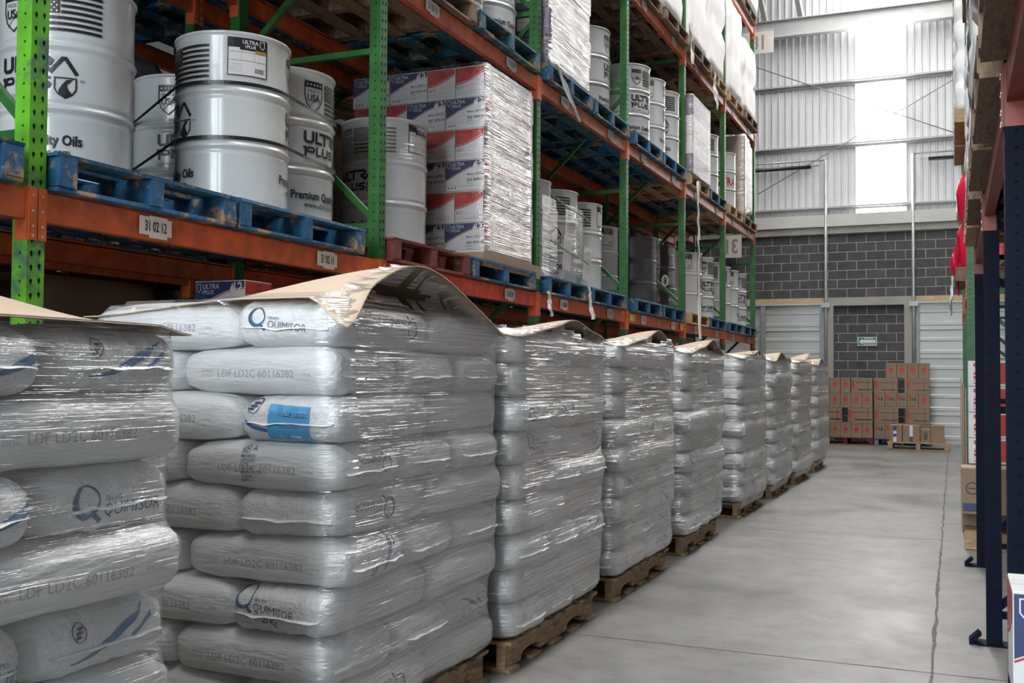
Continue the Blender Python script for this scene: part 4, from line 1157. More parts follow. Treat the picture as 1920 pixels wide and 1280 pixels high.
# ================================================================== OIL BOTTLE CARTONS
CW, CD, CH = 0.31, 0.222, 0.222
def carton_prints():
    """(long face print, short face print), drawn 0..w, 0..h"""
    w, h = CW, CH; e = 0.004
    def curve(x): return h * (0.34 + 0.46 * math.sin(min(1, x / w * 1.05) * PI / 2) ** 1.1)
    top = []; n = 14
    for i in range(n):
        a, b = e + (w - 2 * e) * i / n, e + (w - 2 * e) * (i + 1) / n
        top.append([Vector((a, curve(a) + 0.006)), Vector((b, curve(b) + 0.006)), Vector((b, h - 0.006)), Vector((a, h - 0.006))])
    arc = stroke([(e + (w - 2 * e) * i / 14, curve(e + (w - 2 * e) * i / 14)) for i in range(15)], 0.0045)
    wt = text_polys('12', 0.065, w * 0.95, h * 0.72 + 0.006, 'RIGHT', 1, 0.02) + text_polys('ULTRA', 0.034, w * 0.16, h * 0.82, 'LEFT', 1, 0.01) + text_polys('1PLUS', 0.028, w * 0.16, h * 0.70, 'LEFT', 1, 0.01)
    bx0 = w * 0.71; by0 = h * 0.69; wt.append([Vector(p) for p in ((bx0, by0), (bx0 + .024, by0), (bx0 + .024, by0 + .03), (bx0 + .016, by0 + .042), (bx0 + .016, by0 + .052), (bx0 + .008, by0 + .052), (bx0 + .008, by0 + .042), (bx0, by0 + .03))])
    wt += stroke([(w * .05, h * .93), (w * .12, h * .93), (w * .12, h * .80), (w * .085, h * .74), (w * .05, h * .80)], 0.003, True)
    dk = text_polys('Motor Oil', 0.020, w * 0.56, h * 0.50, 'LEFT', 1, 0.02) + text_polys('HTRQ', 0.026, w * 0.80, h * 0.50, 'LEFT', 0.8) + text_polys('SAE 20W-50', 0.026, w * 0.55, h * 0.31, 'LEFT', 1, 0.02) + text_polys('API SN', 0.015, w * 0.55, h * 0.22, 'LEFT', 1) + text_polys('12 x 946 ml', 0.012, w * 0.55, h * 0.13, 'LEFT', 1)
    for k in range(3): dk.append(rect(w * (0.08 + 0.08 * k), h * 0.08, w * (0.11 + 0.08 * k), h * 0.13))
    A = [(top, 1), (arc, 2)], [(wt, 0)], [(dk, 3)]
    w2 = CD
    def c2(x): return h * (0.40 + 0.36 * (x / w2) ** 1.6)
    rt = []
    for i in range(n):
        a, b = e + (w2 - 2 * e) * i / n, e + (w2 - 2 * e) * (i + 1) / n
        rt.append([Vector((a, c2(a) + 0.004)), Vector((b, c2(b) + 0.004)), Vector((b, h - 0.006)), Vector((a, h - 0.006))])
    sh = stroke([(w2 * .46, h * .90), (w2 * .58, h * .90), (w2 * .58, h * .80), (w2 * .52, h * .73), (w2 * .46, h * .80)], 0.004, True)
    wl = stroke([(e + (w2 - 2 * e) * i / 14, c2(e + (w2 - 2 * e) * i / 14) + 0.014) for i in range(15)], 0.003)
    bl = text_polys('U', 0.034, w2 * .07, h * .27, 'LEFT', 1.1, 0.01) + [rect(w2 * (.07 + .14 * (k % 6)), h * (.17 - .07 * (k // 6)), w2 * (.17 + .14 * (k % 6)), h * (.178 - .07 * (k // 6))) for k in range(12)]
    rd = [rect(w2 * .21, h * (.28 + .04 * k), w2 * .28, h * (.295 + .04 * k)) for k in range(3)]
    B = [(rt, 2)], [(wl, 0), (sh, 3)], [(bl, 3), (rd, 2)]
    return A, B
CA, CB = carton_prints(); CM = [MT['carton'], MT['navy'], MT['redink'], MT['ink']]
def face_print(lays, w, h, place, name):
    ms = []
    for k, ly in enumerate(lays):
        m = shape_mesh(name, ly, (lambda k: lambda x, y, v: place(x - w / 2, y - h / 2, 0.0007 + 0.0005 * k))(k), CM, 9)
        if m: ms.append(m)
    bm = bmesh.new()
    for m in ms: bm.from_mesh(m)
    bm.to_mesh(ms[0]); bm.free(); return ms[0]
c_body = MB().box((0, 0, 0), (CW - 0.003, CD - 0.003, CH - 0.002)).mesh('carton', MT['carton'], 0.003)
c_l1 = face_print(CA, CW, CH, lambda x, y, o: Vector((x, -CD / 2 - o + 0.0015, y)), 'long_face_print')
c_l2 = face_print(CA, CW, CH, lambda x, y, o: Vector((-x, CD / 2 + o - 0.0015, y)), 'long_face_print')
c_s1 = face_print(CB, CD, CH, lambda x, y, o: Vector((CW / 2 + o - 0.0015, x, y)), 'short_face_print')
c_s2 = face_print(CB, CD, CH, lambda x, y, o: Vector((-CW / 2 - o + 0.0015, -x, y)), 'short_face_print')
c_tape = MB().box((0, 0, CH / 2), (CW * 0.98, 0.048, 0.001)).mesh('tape', MT['paper'])
def carton(x, y, z, rz, label, group='oil bottle cartons'):
    o = link('bottle_carton', c_body, None, (x, y, z + CH / 2), rz); tag(o, label, 'carton', group)
    for n, me in (('printed_panel', c_l1), ('printed_panel', c_l2), ('printed_panel', c_s1), ('printed_panel', c_s2), ('tape', c_tape)): link(n, me, o)
    return o
# wrapped stack on the lowest beams
X1 = -3.02; Y0c = 6.60; zc = Z1 + 0.055
tray = MB().box((0, 0, 0.001), (1.16, 1.08, 0.003))
for s_ in (-1, 1): tray.box((s_ * 0.58, 0, -0.045), (0.004, 1.08, 0.10)); tray.box((0, s_ * 0.54, -0.045), (1.16, 0.004, 0.10))
tag(tray.obj('cardboard_tray', MT['card'], None, (X1 - 0.56, Y0c + 0.48, Z1 + 0.052)), 'brown cardboard tray folded over the pallet under the wrapped cartons', 'cardboard tray')
stack = []
for l in range(6):
    z = zc + l * 0.2225; nm = NUM[5 - l]; cols = [1, 1, 0, 0] if l % 2 else [0, 0, 1, 1]   # 0: long face to camera
    x = X1 - 0.01 * (l % 2)
    for ci, c in enumerate(cols):
        wd_ = CW if c == 0 else CD
        if ci == 0:
            dep = CD if c == 0 else CW; nrow = 4 if c == 0 else 3
        else: dep = CD if c == 0 else CW; nrow = 1
        for r in range(nrow):
            pos = ['at the near aisle corner', 'second from the near aisle corner', 'third from the near aisle corner', 'at the far aisle corner'][r] if ci == 0 else 'on the near face, %s from the aisle' % NUM[ci]
            stack.append(carton(x - wd_ / 2, Y0c + dep / 2 + r * (dep + 0.004), z, 0 if c == 0 else PI / 2 * -1, 'wrapped oil carton %s, %s layer from the top' % (pos, nm), 'oil bottle cartons in the wrapped stack'))
        x -= wd_ + 0.003
stretch_film(stack, X1 - 0.53, Y0c + 0.46, 0.53, 0.46, Z1 - 0.02, zc + 6 * 0.2225 + 0.02, 'clear film wound round the stack of printed oil cartons', 'film on the rack loads', m='filmhazy', ds=0.03, dz=0.025, win=1, hwin=2, m2='filmclear')  # white glare of the aisle side is painted as film haze
# ground level cartons behind the piles
gz = 1.50
for i, (x, y, rz, l) in enumerate([(-3.38, 4.32, 0, 'blue and white oil carton with large 12 above the second sack pile'), (-3.40, 4.78, 0, 'second oil carton above the second sack pile, half hidden'), (-3.25, 11.7, -PI / 2, 'red topped oil carton peeking above the fourth sack pile')]):
    carton(x, y, 1.57 if i < 2 else 1.62, rz, l)

# ================================================================== OTHER LOADS
def lump(x0, x1, y0, y1, z0, z1, mk, label, cat='load', group='film wrapped loads', layers=5, name='wrapped_load', bulge=0.018, lean=(0, 0), seed=0, waist=0.0):
    nx, ny, nz = 10, 10, max(10, layers * 5); bm = bmesh.new(); hx, hy, hz = (x1 - x0) / 2, (y1 - y0) / 2, (z1 - z0) / 2
    def grid(fn, a, b):
        vs = [[bm.verts.new(fn(i / a * 2 - 1, j / b * 2 - 1)) for j in range(b + 1)] for i in range(a + 1)]
        for i in range(a):
            for j in range(b): bm.faces.new((vs[i][j], vs[i + 1][j], vs[i + 1][j + 1], vs[i][j + 1]))
    grid(lambda u, v: (u, v, 1), nx, ny); grid(lambda u, v: (v, u, -1), ny, nx)
    grid(lambda u, v: (u, -1, v), nx, nz); grid(lambda u, v: (v, 1, u), nz, nx)
    grid(lambda u, v: (1, u, v), ny, nz); grid(lambda u, v: (-1, v, u), nz, ny)
    bmesh.ops.remove_doubles(bm, verts=bm.verts, dist=1e-5)
    for v in bm.verts:
        x, y, z = v.co; r = (abs(x) ** 14 + abs(y) ** 14) ** (1 / 14) / max(abs(x), abs(y), 1e-9) if max(abs(x), abs(y)) > 1e-6 else 1; x /= r; y /= r
        t = (z + 1) / 2 * layers; g = 1 - abs(2 * (t - math.floor(t)) - 1) ** 6 if layers > 1 and abs(z) < 0.999 else 1
        side = max(abs(x), abs(y)); k = bulge * g + 0.012 * noise.noise(Vector((x * 2 + seed, y * 2, z * 4 + seed))) * 2
        top = 0.0
        if z > 0.93: k -= 0.025 * smooth(0.93, 1, z)
        k -= waist * (1 - abs(z)) * 0.5
        v.co = Vector((x * (hx - bulge) + x * k * side + lean[0] * (z + 1) / 2, y * (hy - bulge) + y * k * side + lean[1] * (z + 1) / 2, (z + 1) * hz))
    bmesh.ops.recalc_face_normals(bm, faces=bm.faces)
    me = bpy.data.meshes.new(name); bm.to_mesh(me); bm.free(); me.materials.append(MT[mk])
    for p in me.polygons: p.use_smooth = True
    o = link(name, me, None, ((x0 + x1) / 2, (y0 + y1) / 2, z0)); tag(o, label, cat, group); return o
def plain_box(c, d, mk, label, name='cardboard_box', cat='box', group=None, rz=0.0, bevel=0.004, tape=True):
    o = MB().box((0, 0, d[2] / 2), d).obj(name, MT[mk], None, c, rz, bevel); tag(o, label, cat, group)
    if tape: MB().box((0, 0, d[2] + 0.0008), (d[0] * 0.99, 0.05, 0.001)).obj('tape', MT['paper'], o)
    return o

# dark wrapped load of cartons on the middle beams
gl = []
for l in range(4):
    for k in range(3):
        z = Z2 + 0.006 + l * 0.235; y = 7.80 + k * 0.345
        gl.append(plain_box((-3.22 + 0.012 * (l % 2), y + 0.172, z), (0.42, 0.335, 0.228), 'darkload' if (l != 1) else 'purple', 'dark wrapped carton, %s layer from the bottom, %s past the third post, middle beams' % (NUM[l], ('first', 'second', 'third')[k]), 'dark_carton', 'carton', 'dark cartons in the wrapped load', tape=False))
        MB().box((0.2105, 0.02, 0.11), (0.001, 0.15, 0.10)).box((0, -0.168, 0.11), (0.16, 0.001, 0.10)).obj('carton_label', MT['paper'], gl[-1])
stretch_film(gl, -3.22, 8.32, 0.22, 0.53, Z2 - 0.10, Z2 + 0.96, 'clear film skirt round the dark cartons on the middle beams', 'film on the rack loads', 'film', 0.03, 0.025, win=2, hwin=4, m2='filmbare')
# purple and white cartons
pw = []
for l in range(4):
    for k in range(4):
        pw.append(plain_box((-3.14, 12.70 + 0.125 + k * 0.255, Z2 + 0.004 + l * 0.245), (0.34, 0.25, 0.24), 'purple' if l in (0, 3) else 'carton', '%s carton, %s layer from the bottom, %s in line on the bare wood pallet' % ('purple' if l in (0, 3) else 'white', NUM[l], NUM[k]), 'carton', 'carton', 'purple and white wrapped cartons', tape=False))
stretch_film(pw, -3.14, 13.20, 0.17, 0.51, Z2 - 0.12, Z2 + 1.0, 'clear film round the purple and white cartons', 'film on the rack loads', 'filmclear', 0.03, 0.025, win=1, hwin=3)
# tall tan panels at the far end of the middle beams
tp = []
for k in range(4):
    b = MB().box((0, 0, 0.6), (1.0, 0.16, 1.24 - 0.05 * k), rz=0)
    o = b.obj('tan_panel', MT['tan'], None, (-3.50, 16.42 + k * 0.175, Z2 + 0.05), 0, 0.006); tp.append(o)
    tag(o, 'tall tan panel, %s of four standing at the far end of the middle beams' % NUM[k], 'panel', 'tall tan panels on the middle beams')
stretch_film(tp, -3.50, 16.68, 0.5, 0.35, Z2 - 0.05, Z2 + 1.3, 'clear film over the tall tan panels at the far end', 'film on the rack loads', 'filmhazy', 0.04, 0.04, win=2, hwin=2)
# white bulk loads on the upper beams
for i, (a, c, h_) in enumerate([(10.2, 11.15, 1.30), (11.30, 12.36, 1.38), (12.62, 13.66, 1.42), (13.76, 14.80, 1.45), (15.08, 16.10, 1.38), (16.22, 17.36, 1.15)]):
    lump(-3.98, -2.99, a, c, Z3 + 0.002, Z3 + h_, 'bulk', 'tall white wrapped bulk load, %s along the upper beams' % NUM[i], 'bulk load', 'white bulk loads on the upper beams', 1 + i % 2, 'bulk_load', 0.03, (0.02, 0), i * 3.3)
Z4 = LV[3] + 0.142
for i, (a, c) in enumerate([(15.1, 16.15), (16.25, 17.4)]):
    lump(-3.98, -2.95, a, c, Z4, Z4 + 1.2, 'bulk', 'white wrapped load, %s of two on the topmost beams' % NUM[i], 'bulk load', 'white loads on the topmost beams', 3, 'bulk_load', 0.03, (0, 0), i)
# dark loads deep in the racks (upper near bays, ground storey, rack behind)
for i in range(1, 4):  # unseen loads added to block light from the near bays
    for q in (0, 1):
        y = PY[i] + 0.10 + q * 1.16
        lump(-4.1, -3.08, y, y + 1.05, Z3, Z3 + 1.2, 'darkload', '%s added unseen dark load of the %s bay, upper beams' % (('nearer', 'farther')[q], bn[i]), group='unseen loads added to darken the upper beams', seed=i)
for i in (1, 2):  # unseen loads, added so the rack below stays dark
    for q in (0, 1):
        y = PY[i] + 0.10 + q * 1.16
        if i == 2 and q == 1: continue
        lump(-4.1, -3.12, y, y + 1.05, Z2, Z2 + 1.2, 'darkload', '%s added unseen dark load of the %s bay, middle beams' % (('nearer', 'farther')[q], bn[i]), group='unseen loads added to darken the middle beams', seed=i + 5)
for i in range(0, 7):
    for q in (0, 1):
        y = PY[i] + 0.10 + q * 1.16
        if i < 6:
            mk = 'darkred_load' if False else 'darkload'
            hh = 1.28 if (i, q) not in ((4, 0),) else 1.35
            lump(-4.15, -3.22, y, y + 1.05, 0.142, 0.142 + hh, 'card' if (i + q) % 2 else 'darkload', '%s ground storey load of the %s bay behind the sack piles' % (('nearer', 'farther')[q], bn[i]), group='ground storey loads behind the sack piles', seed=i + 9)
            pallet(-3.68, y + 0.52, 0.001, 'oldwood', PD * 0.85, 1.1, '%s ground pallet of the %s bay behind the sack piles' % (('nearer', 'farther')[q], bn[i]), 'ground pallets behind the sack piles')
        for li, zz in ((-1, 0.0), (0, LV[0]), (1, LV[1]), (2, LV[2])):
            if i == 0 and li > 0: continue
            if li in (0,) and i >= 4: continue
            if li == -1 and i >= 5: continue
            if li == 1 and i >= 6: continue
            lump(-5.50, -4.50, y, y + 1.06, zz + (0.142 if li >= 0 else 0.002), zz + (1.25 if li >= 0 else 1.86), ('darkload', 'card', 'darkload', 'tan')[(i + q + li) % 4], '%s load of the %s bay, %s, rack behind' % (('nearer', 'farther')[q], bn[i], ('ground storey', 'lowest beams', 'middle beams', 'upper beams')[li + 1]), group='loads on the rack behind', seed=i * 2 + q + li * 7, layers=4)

# draped film over two drums, loose rags
dr2 = [c for o in bpy.data.objects if 'draped in loose' in o.get('label', '') for c in o.children if c.name.startswith('drum_body')]
stretch_film(dr2, -3.48, 8.64, 0.30, 0.58, Z1 - 0.16, Z1 + 0.74, 'loose clear film draped over two white drums, lowest beams', 'film on the rack loads', 'film', 0.03, 0.03, win=3, hwin=8)
dr3 = [c for o in bpy.data.objects if o.get('label', '').startswith('white oil drum wrapped in film on the dark red') for c in o.children if c.name.startswith('drum_body')]
stretch_film(dr3, -3.55, 6.12, 0.25, 0.25, Z1 + 0.60, Z1 + 0.87, 'band of clear film round the top of the drum on the dark red pallet', 'film on the rack loads', 'film', 0.02, 0.015, win=1, hwin=1)
dr5 = [c for o in bpy.data.objects if 'black oil drums' == o.get('group', '') for c in o.children if c.name.startswith('drum_body')]
stretch_film(dr5, -3.60, 12.70, 0.28, 0.66, Z1 - 0.05, Z1 + 0.88, 'clear film wound round the two black drums', 'film on the rack loads', 'filmbare', 0.04, 0.03, win=1, hwin=4)
def rag(p0, p1, w, label, seed=0, mk='ragfilm'):
    """limp strip of torn film"""
    n = 22; vs = []; fs = []; p0 = Vector(p0); p1 = Vector(p1)
    for i in range(n + 1):
        t = i / n; c = p0.lerp(p1, t) + Vector((0.02 * noise.noise(Vector((t * 4, seed, 0))), 0.03 * noise.noise(Vector((t * 5, seed, 3))), 0))
        ww = w * (0.4 + 0.9 * t * (1.2 - t)) * (1 + 0.5 * noise.noise(Vector((t * 7, seed, 9))))
        for k in range(7):
            u = k / 6 * 2 - 1; vs.append(c + Vector((0.015 * math.sin(u * 5 + t * 6 + seed), u * ww, 0.01 * noise.noise(Vector((u * 3, t * 9, seed))))))
    for i in range(n):
        for k in range(6): a = i * 7 + k; fs.append((a, a + 1, a + 8, a + 7))
    o = MB().add(vs, fs, 0, True).obj('torn_film', MT[mk]); tag(o, label, 'plastic film', 'torn film hanging from the racks'); return o
rag((-2.96, 13.9, 5.45), (-2.93, 13.95, 4.95), 0.10, 'thick tuft of torn film hanging from the upper beams')
rag((-2.96, 12.95, 3.80), (-2.94, 12.9, 3.05), 0.035, 'thin looped film strip hanging below the middle beams', 3)
rag((-2.94, 12.85, 3.05), (-2.93, 12.95, 1.80), 0.045, 'long twisted film strip hanging past the black drums', 5)
rag((-2.96, 7.85, 3.86), (-2.93, 8.35, 3.50), 0.04, 'torn film tail over the beam under the dark cartons', 7)
rag((-2.97, 8.72, 2.12), (-2.95, 8.78, 1.83), 0.03, 'torn film end hanging under the draped drums', 11)
rag((-2.97, 7.72, 2.0), (-2.95, 7.75, 1.80), 0.02, 'small film shred at the third green post', 13)
rag((-2.97, 12.55, 5.7), (-2.95, 12.62, 5.2), 0.05, 'narrow film strip between the white bulk loads', 17)
# black straps round the strapped drums
def strap(z, lab):
    pts = []; cA = Vector((-3.42, 4.34)); cB = Vector((-4.16, 4.84)); cC = Vector((-3.52, 4.92)); r = DR + 0.014
    hull = []
    for c in (cA, cB, cC):
        for k in range(72):
            a = 2 * PI * k / 72; hull.append((c.x + r * math.cos(a), c.y + r * math.sin(a)))
    hull = sorted(set(hull))
    def half(p):
        o = []
        for q in p:
            while len(o) >= 2 and (o[-1][0] - o[-2][0]) * (q[1] - o[-2][1]) - (o[-1][1] - o[-2][1]) * (q[0] - o[-2][0]) <= 0: o.pop()
            o.append(q)
        return o[:-1]
    hp = half(hull) + half(hull[::-1]); n = len(hp); vs = []; fs = []
    for x, y in hp: vs += [(x, y, z - 0.009), (x, y, z + 0.009)]
    for i in range(n): j = (i + 1) % n; fs.append((2 * i, 2 * j, 2 * j + 1, 2 * i + 1))
    tag(MB().add(vs, fs, 0, False).obj('plastic_strap', MT['strap']), lab, 'strap', 'black straps round the drums')
strap(Z1 + 0.62, 'upper black strap binding the drums with the paper label')
strap(Z1 + 0.35, 'lower black strap binding the drums with the paper label')
tag(MB().tube([(-3.1 + 0.01 * math.sin(i), 8.1 + i * 0.1, Z1 + 0.71 - 0.008 * i) for i in range(11)], 0.006).obj('plastic_strap', MT['greenstrap']), 'upper green strap across the film draped drums', 'strap', 'green straps')
tag(MB().tube([(-3.1 + 0.01 * math.sin(i), 8.1 + i * 0.1, Z1 + 0.33 - 0.010 * i) for i in range(11)], 0.006).obj('plastic_strap', MT['greenstrap']), 'lower green strap across the film draped drums', 'strap', 'green straps')

# ================================================================== BACK OF THE AISLE
def back_carton(x0, x1, z, y, kind, label):
    w = x1 - x0; h = 0.296; d = 0.20 if kind == 'long' else 0.38
    o = plain_box(((x0 + x1) / 2, y + d / 2, z), (w - 0.006, d, h), 'card', label, 'brown_carton', 'carton', 'brown cartons before the block wall', bevel=0.004)
    ly = []
    if kind == 'red':
        ly = [([[Vector((0.045 * math.cos(2 * PI * k / 6 + PI / 6), 0.165 + 0.052 * math.sin(2 * PI * k / 6 + PI / 6))) for k in range(6)]], 0), (text_polys('1:', 0.03, -0.03, 0.03) + [rect(-0.04, 0.255, 0.04, 0.262), rect(-0.05, 0.085, 0.05, 0.09)], 1)]
    elif kind == 'tree':
        ly = [([rect(-0.075, 0.16, -0.03, 0.26)], 0), ([[Vector((-0.03, 0.16)), Vector((0.015, 0.16)), Vector((-0.005, 0.24))], [Vector((0.01, 0.15)), Vector((0.075, 0.15)), Vector((0.04, 0.25))], rect(-0.07, 0.04, 0.07, 0.05), rect(-0.07, 0.09, -0.03, 0.10), rect(0.02, 0.09, 0.06, 0.10)], 1)]
    else:
        ly = [([rect(-w / 2 + 0.015, 0.10, -w / 2 + 0.065, 0.25)], 0), ([rect(-w / 2 + 0.09, 0.20, w / 2 - 0.03, 0.212), rect(-w / 2 + 0.13, 0.05, w / 2 - 0.02, 0.075), rect(w / 2 - 0.10, 0.01, w / 2 - 0.09, 0.29)], 1)]
    m = shape_mesh('printed_panel', ly, lambda x, y_, v: Vector((x, -d / 2 - 0.0012, y_)), [MT['redink'], MT['strap']], 9)
    link('printed_panel', m, o)
BY = 21.8; st_ = 'the stack beside the far sack pile'; st2 = 'the stack before the concrete column'
def row(xs, z, kinds, stn, rn):
    for i, (a, c) in enumerate(xs): back_carton(a, c, z, BY, kinds[i], 'brown carton, %s row, %s from the sack piles, %s' % (rn, NUM[i], stn))
nar = [(-2.60 + 0.203 * i, -2.60 + 0.203 * (i + 1)) for i in range(0, 6)]
nar = [(a, c) for a, c in nar if c < -1.37]
A1 = [(-2.505 + 0.205 * i, -2.505 + 0.205 * (i + 1)) for i in range(5)]
row(A1, 0.142, ['red'] * 5, 'shorter stack', 'bottom')
row([(-2.50, -2.06), (-1.95, -1.48)], 0.44, ['long', 'long'], 'shorter stack', 'second')
row(A1, 0.738, ['red'] * 5, 'shorter stack', 'third')
row([(-2.505, -2.30), (-2.30, -2.095), (-2.09, -1.90), (-1.89, -1.48)], 1.036, ['tree', 'red', 'red', 'long'], 'shorter stack', 'top')
A2 = [(-1.455 + 0.205 * i, -1.455 + 0.205 * (i + 1)) for i in range(5)]
row(A2, 0.142, ['tree', 'tree', 'red', 'red', 'red'], 'taller stack', 'bottom')
row([(-1.45, -1.00), (-0.86, -0.43)], 0.44, ['long', 'long'], 'taller stack', 'second')
row(A2, 0.738, ['tree', 'tree', 'tree', 'tree', 'red'], 'taller stack', 'third')
row([(-1.455, -1.01), (-0.86, -0.43)], 1.036, ['long', 'long'], 'taller stack', 'fourth')
row([(-1.235 + 0.201 * i, -1.235 + 0.201 * (i + 1)) for i in range(4)], 1.334, ['red'] * 4, 'taller stack', 'top')
pallet(-2.0, BY + 0.42, 0.001, 'darkred', 1.06, 0.85, 'red pallet under the shorter stack of brown cartons', 'pallets at the back of the aisle', 'y')
pallet(-0.94, BY + 0.42, 0.001, 'blue', 1.04, 0.85, 'blue pallet under the taller stack of brown cartons', 'pallets at the back of the aisle', 'y')
pallet(-0.61, 20.95, 0.001, 'wood', 1.06, 0.70, 'pale wooden pallet with parcels standing free in the aisle', 'pallets at the back of the aisle', 'y')
def parcel(x0, x1, h, y, d, label, bands=(), mk='card'):
    o = plain_box(((x0 + x1) / 2, y + d / 2, 0.142), (x1 - x0 - 0.004, d, h), mk, label, 'parcel', 'parcel', 'parcels on the free pallet')
    w = x1 - x0
    for bx_, za, zb, m in bands: MB().box((bx_, -d / 2 - 0.0012, (za + zb) / 2), (0.055, 0.002, zb - za)).obj('tape_band', MT[m], o)
parcel(-1.10, -0.89, 0.315, 20.66, 0.3, 'tall parcel with white and navy tape, next to the brown stack', ((-0.02, 0.01, 0.10, 'white'), (-0.02, 0.10, 0.155, 'navy'), (-0.02, 0.155, 0.21, 'white'), (-0.02, 0.21, 0.30, 'navy')))
parcel(-0.88, -0.58, 0.315, 20.66, 0.3, 'wider parcel with a white tape band ending in navy', ((-0.0, 0.11, 0.31, 'white'), (-0.0, 0.01, 0.11, 'navy')))
parcel(-0.57, -0.40, 0.24, 20.80, 0.25, 'small parcel with a black label between the larger ones', ((0, 0.05, 0.18, 'strap'),))
parcel(-0.555 + 0.16, -0.185 + 0.02, 0.325, 20.66, 0.34, 'large plain brown parcel with an open flap')
# green arrow sign
sg = empty('exit_route_sign', (-1.66, WY + 0.035, 2.094)); tag(sg, 'green and white arrow sign on the block wall', 'sign')
MB().box((0, 0, 0), (0.38, 0.012, 0.185)).obj('sign_board', MT['white'], sg)
m = shape_mesh('sign_face', [([rect(-0.178, -0.08, 0.178, 0.08)], 0)], lambda x, y, v: Vector((x, -0.0075, y)), [MT['signgreen'], MT['white']], 9); link('sign_face', m, sg)
ar = [[Vector((-0.165, 0.0)), Vector((-0.095, -0.06)), Vector((-0.095, 0.06))], rect(-0.095, -0.03, 0.165, 0.032)]
m = shape_mesh('arrow', [(ar + text_polys('RUTA DE', 0.042, 0.03, 0.045, 'CENTER', 1, 0.03) + text_polys('EVACUACION', 0.036, 0.045, -0.070, 'CENTER', 1, 0.03), 0)], lambda x, y, v: Vector((x, -0.0095, y)), [MT['white']], 9); link('arrow', m, sg)
# hanging aisle number banners
def banner(x, y, z, w, h, txt, mirror, label):
    o = empty('number_banner', (x, y, z)); tag(o, label, 'banner', 'hanging aisle number banners')
    MB().box((0, 0, 0), (w, 0.006, h)).obj('banner_cloth', MT['signwhite'], o)
    m = shape_mesh('banner_number', [(text_polys(txt, h * 0.86, 0, -h * 0.30, 'CENTER', 0.72, 0.03), 0)], lambda a, b, v: Vector((-a if mirror else a, -0.0045, b)), [MT['signgrey']], 9); link('banner_number', m, o)
    MB().bar((-w / 2, 0, h / 2 + 0.01), (w / 2, 0, h / 2 + 0.01), 0.02, 0.02).obj('banner_rod', MT['zinc'], o)
    MB().tube([(-w * .4, 0, h / 2), (-w * .4, 0, HR - z - 0.05)], 0.004, 5).obj('cord', MT['zinc'], o); MB().tube([(w * .4, 0, h / 2), (w * .4, 0, HR - z - 0.05)], 0.004, 5).obj('cord', MT['zinc'], o)
banner(-4.42, 22.6, 4.17, 0.42, 0.50, '31', True, 'hanging banner with a reversed 31 seen through the rack end')
banner(-6.15, 22.6, 4.22, 0.42, 0.50, '30', True, 'hanging banner with a reversed 30 seen deeper through the rack')
banner(-3.24, 19.0, 7.42, 0.56, 0.42, '31', False, 'high hanging banner showing a grey 1 beside the rack top')

# ================================================================== RIGHT SIDE LOADS
ZR = 2.26 + 0.142
RG = 'pallets on the dark blue rack'
for y0, y1, mk, l in ((2.30, 3.35, 'oldwood', 'weathered pallet overhead nearest to the camera on the dark blue rack'), (3.52, 4.52, 'oldwood', 'weathered pallet just past the nearest blue post'), (4.64, 5.66, 'oldwood', 'weathered pallet before the second blue post'),
                      (5.88, 6.92, 'oldwood', 'weathered pallet past the second blue post'), (7.00, 8.04, 'wood', 'wooden pallet before the third blue post')):
    pallet(RX + 0.53 - 0.0, (y0 + y1) / 2, 2.261, mk, 1.20, round(y1 - y0, 2), l, RG)
for i, (y0, y1, mk, h_) in enumerate(((2.32, 3.3, 'darkload', 1.0), (3.55, 4.5, 'darkload', 1.1), (4.66, 5.6, 'bulk', 1.1), (5.9, 6.9, 'darkload', 1.15), (7.02, 8.0, 'bulk', 1.1))):
    lump(0.085, 1.05, y0, y1, ZR, ZR + h_, mk, '%s wrapped load along the first beams of the dark blue rack' % NUM[i], group='wrapped loads on the dark blue rack', layers=4, seed=i * 4)
for i, (y0, y1) in enumerate(((5.9, 6.9), (7.02, 8.0))):
    pallet(RX + 0.53, (y0 + y1) / 2, 3.861, 'oldwood', 1.2, 1.0, '%s pallet on the second beams of the dark blue rack' % ('nearer', 'farther')[i], RG)
    lump(0.07, 1.05, y0, y1, 4.003, 5.1, 'bulk', '%s white load on the second beams of the dark blue rack' % ('nearer', 'farther')[i], group='white loads on the dark blue rack', layers=3, seed=i)
# ground storey
lump(0.26, 1.05, 4.35, 5.45, 0.145, 1.44, 'bulk', 'white film wrapped load on the floor between two blue posts', layers=8, bulge=0.01, group='floor loads by the dark blue rack')
pallet(0.66, 4.9, 0.001, 'wood', 0.85, 1.1, 'wooden pallet under the white floor load between blue posts', RG)
for i, (z, dx) in enumerate(((0.0, 0.0), (0.2225, 0.0), (0.445, 0.012), (0.600 + 0.0675, 0.0))):
    carton(0.262 + dx, 2.50, z + 0.001 if i else 0.001, 0, 'oil carton in the tilted corner stack by the nearest blue post, %s from the floor' % NUM[i], 'oil cartons by the nearest blue post')
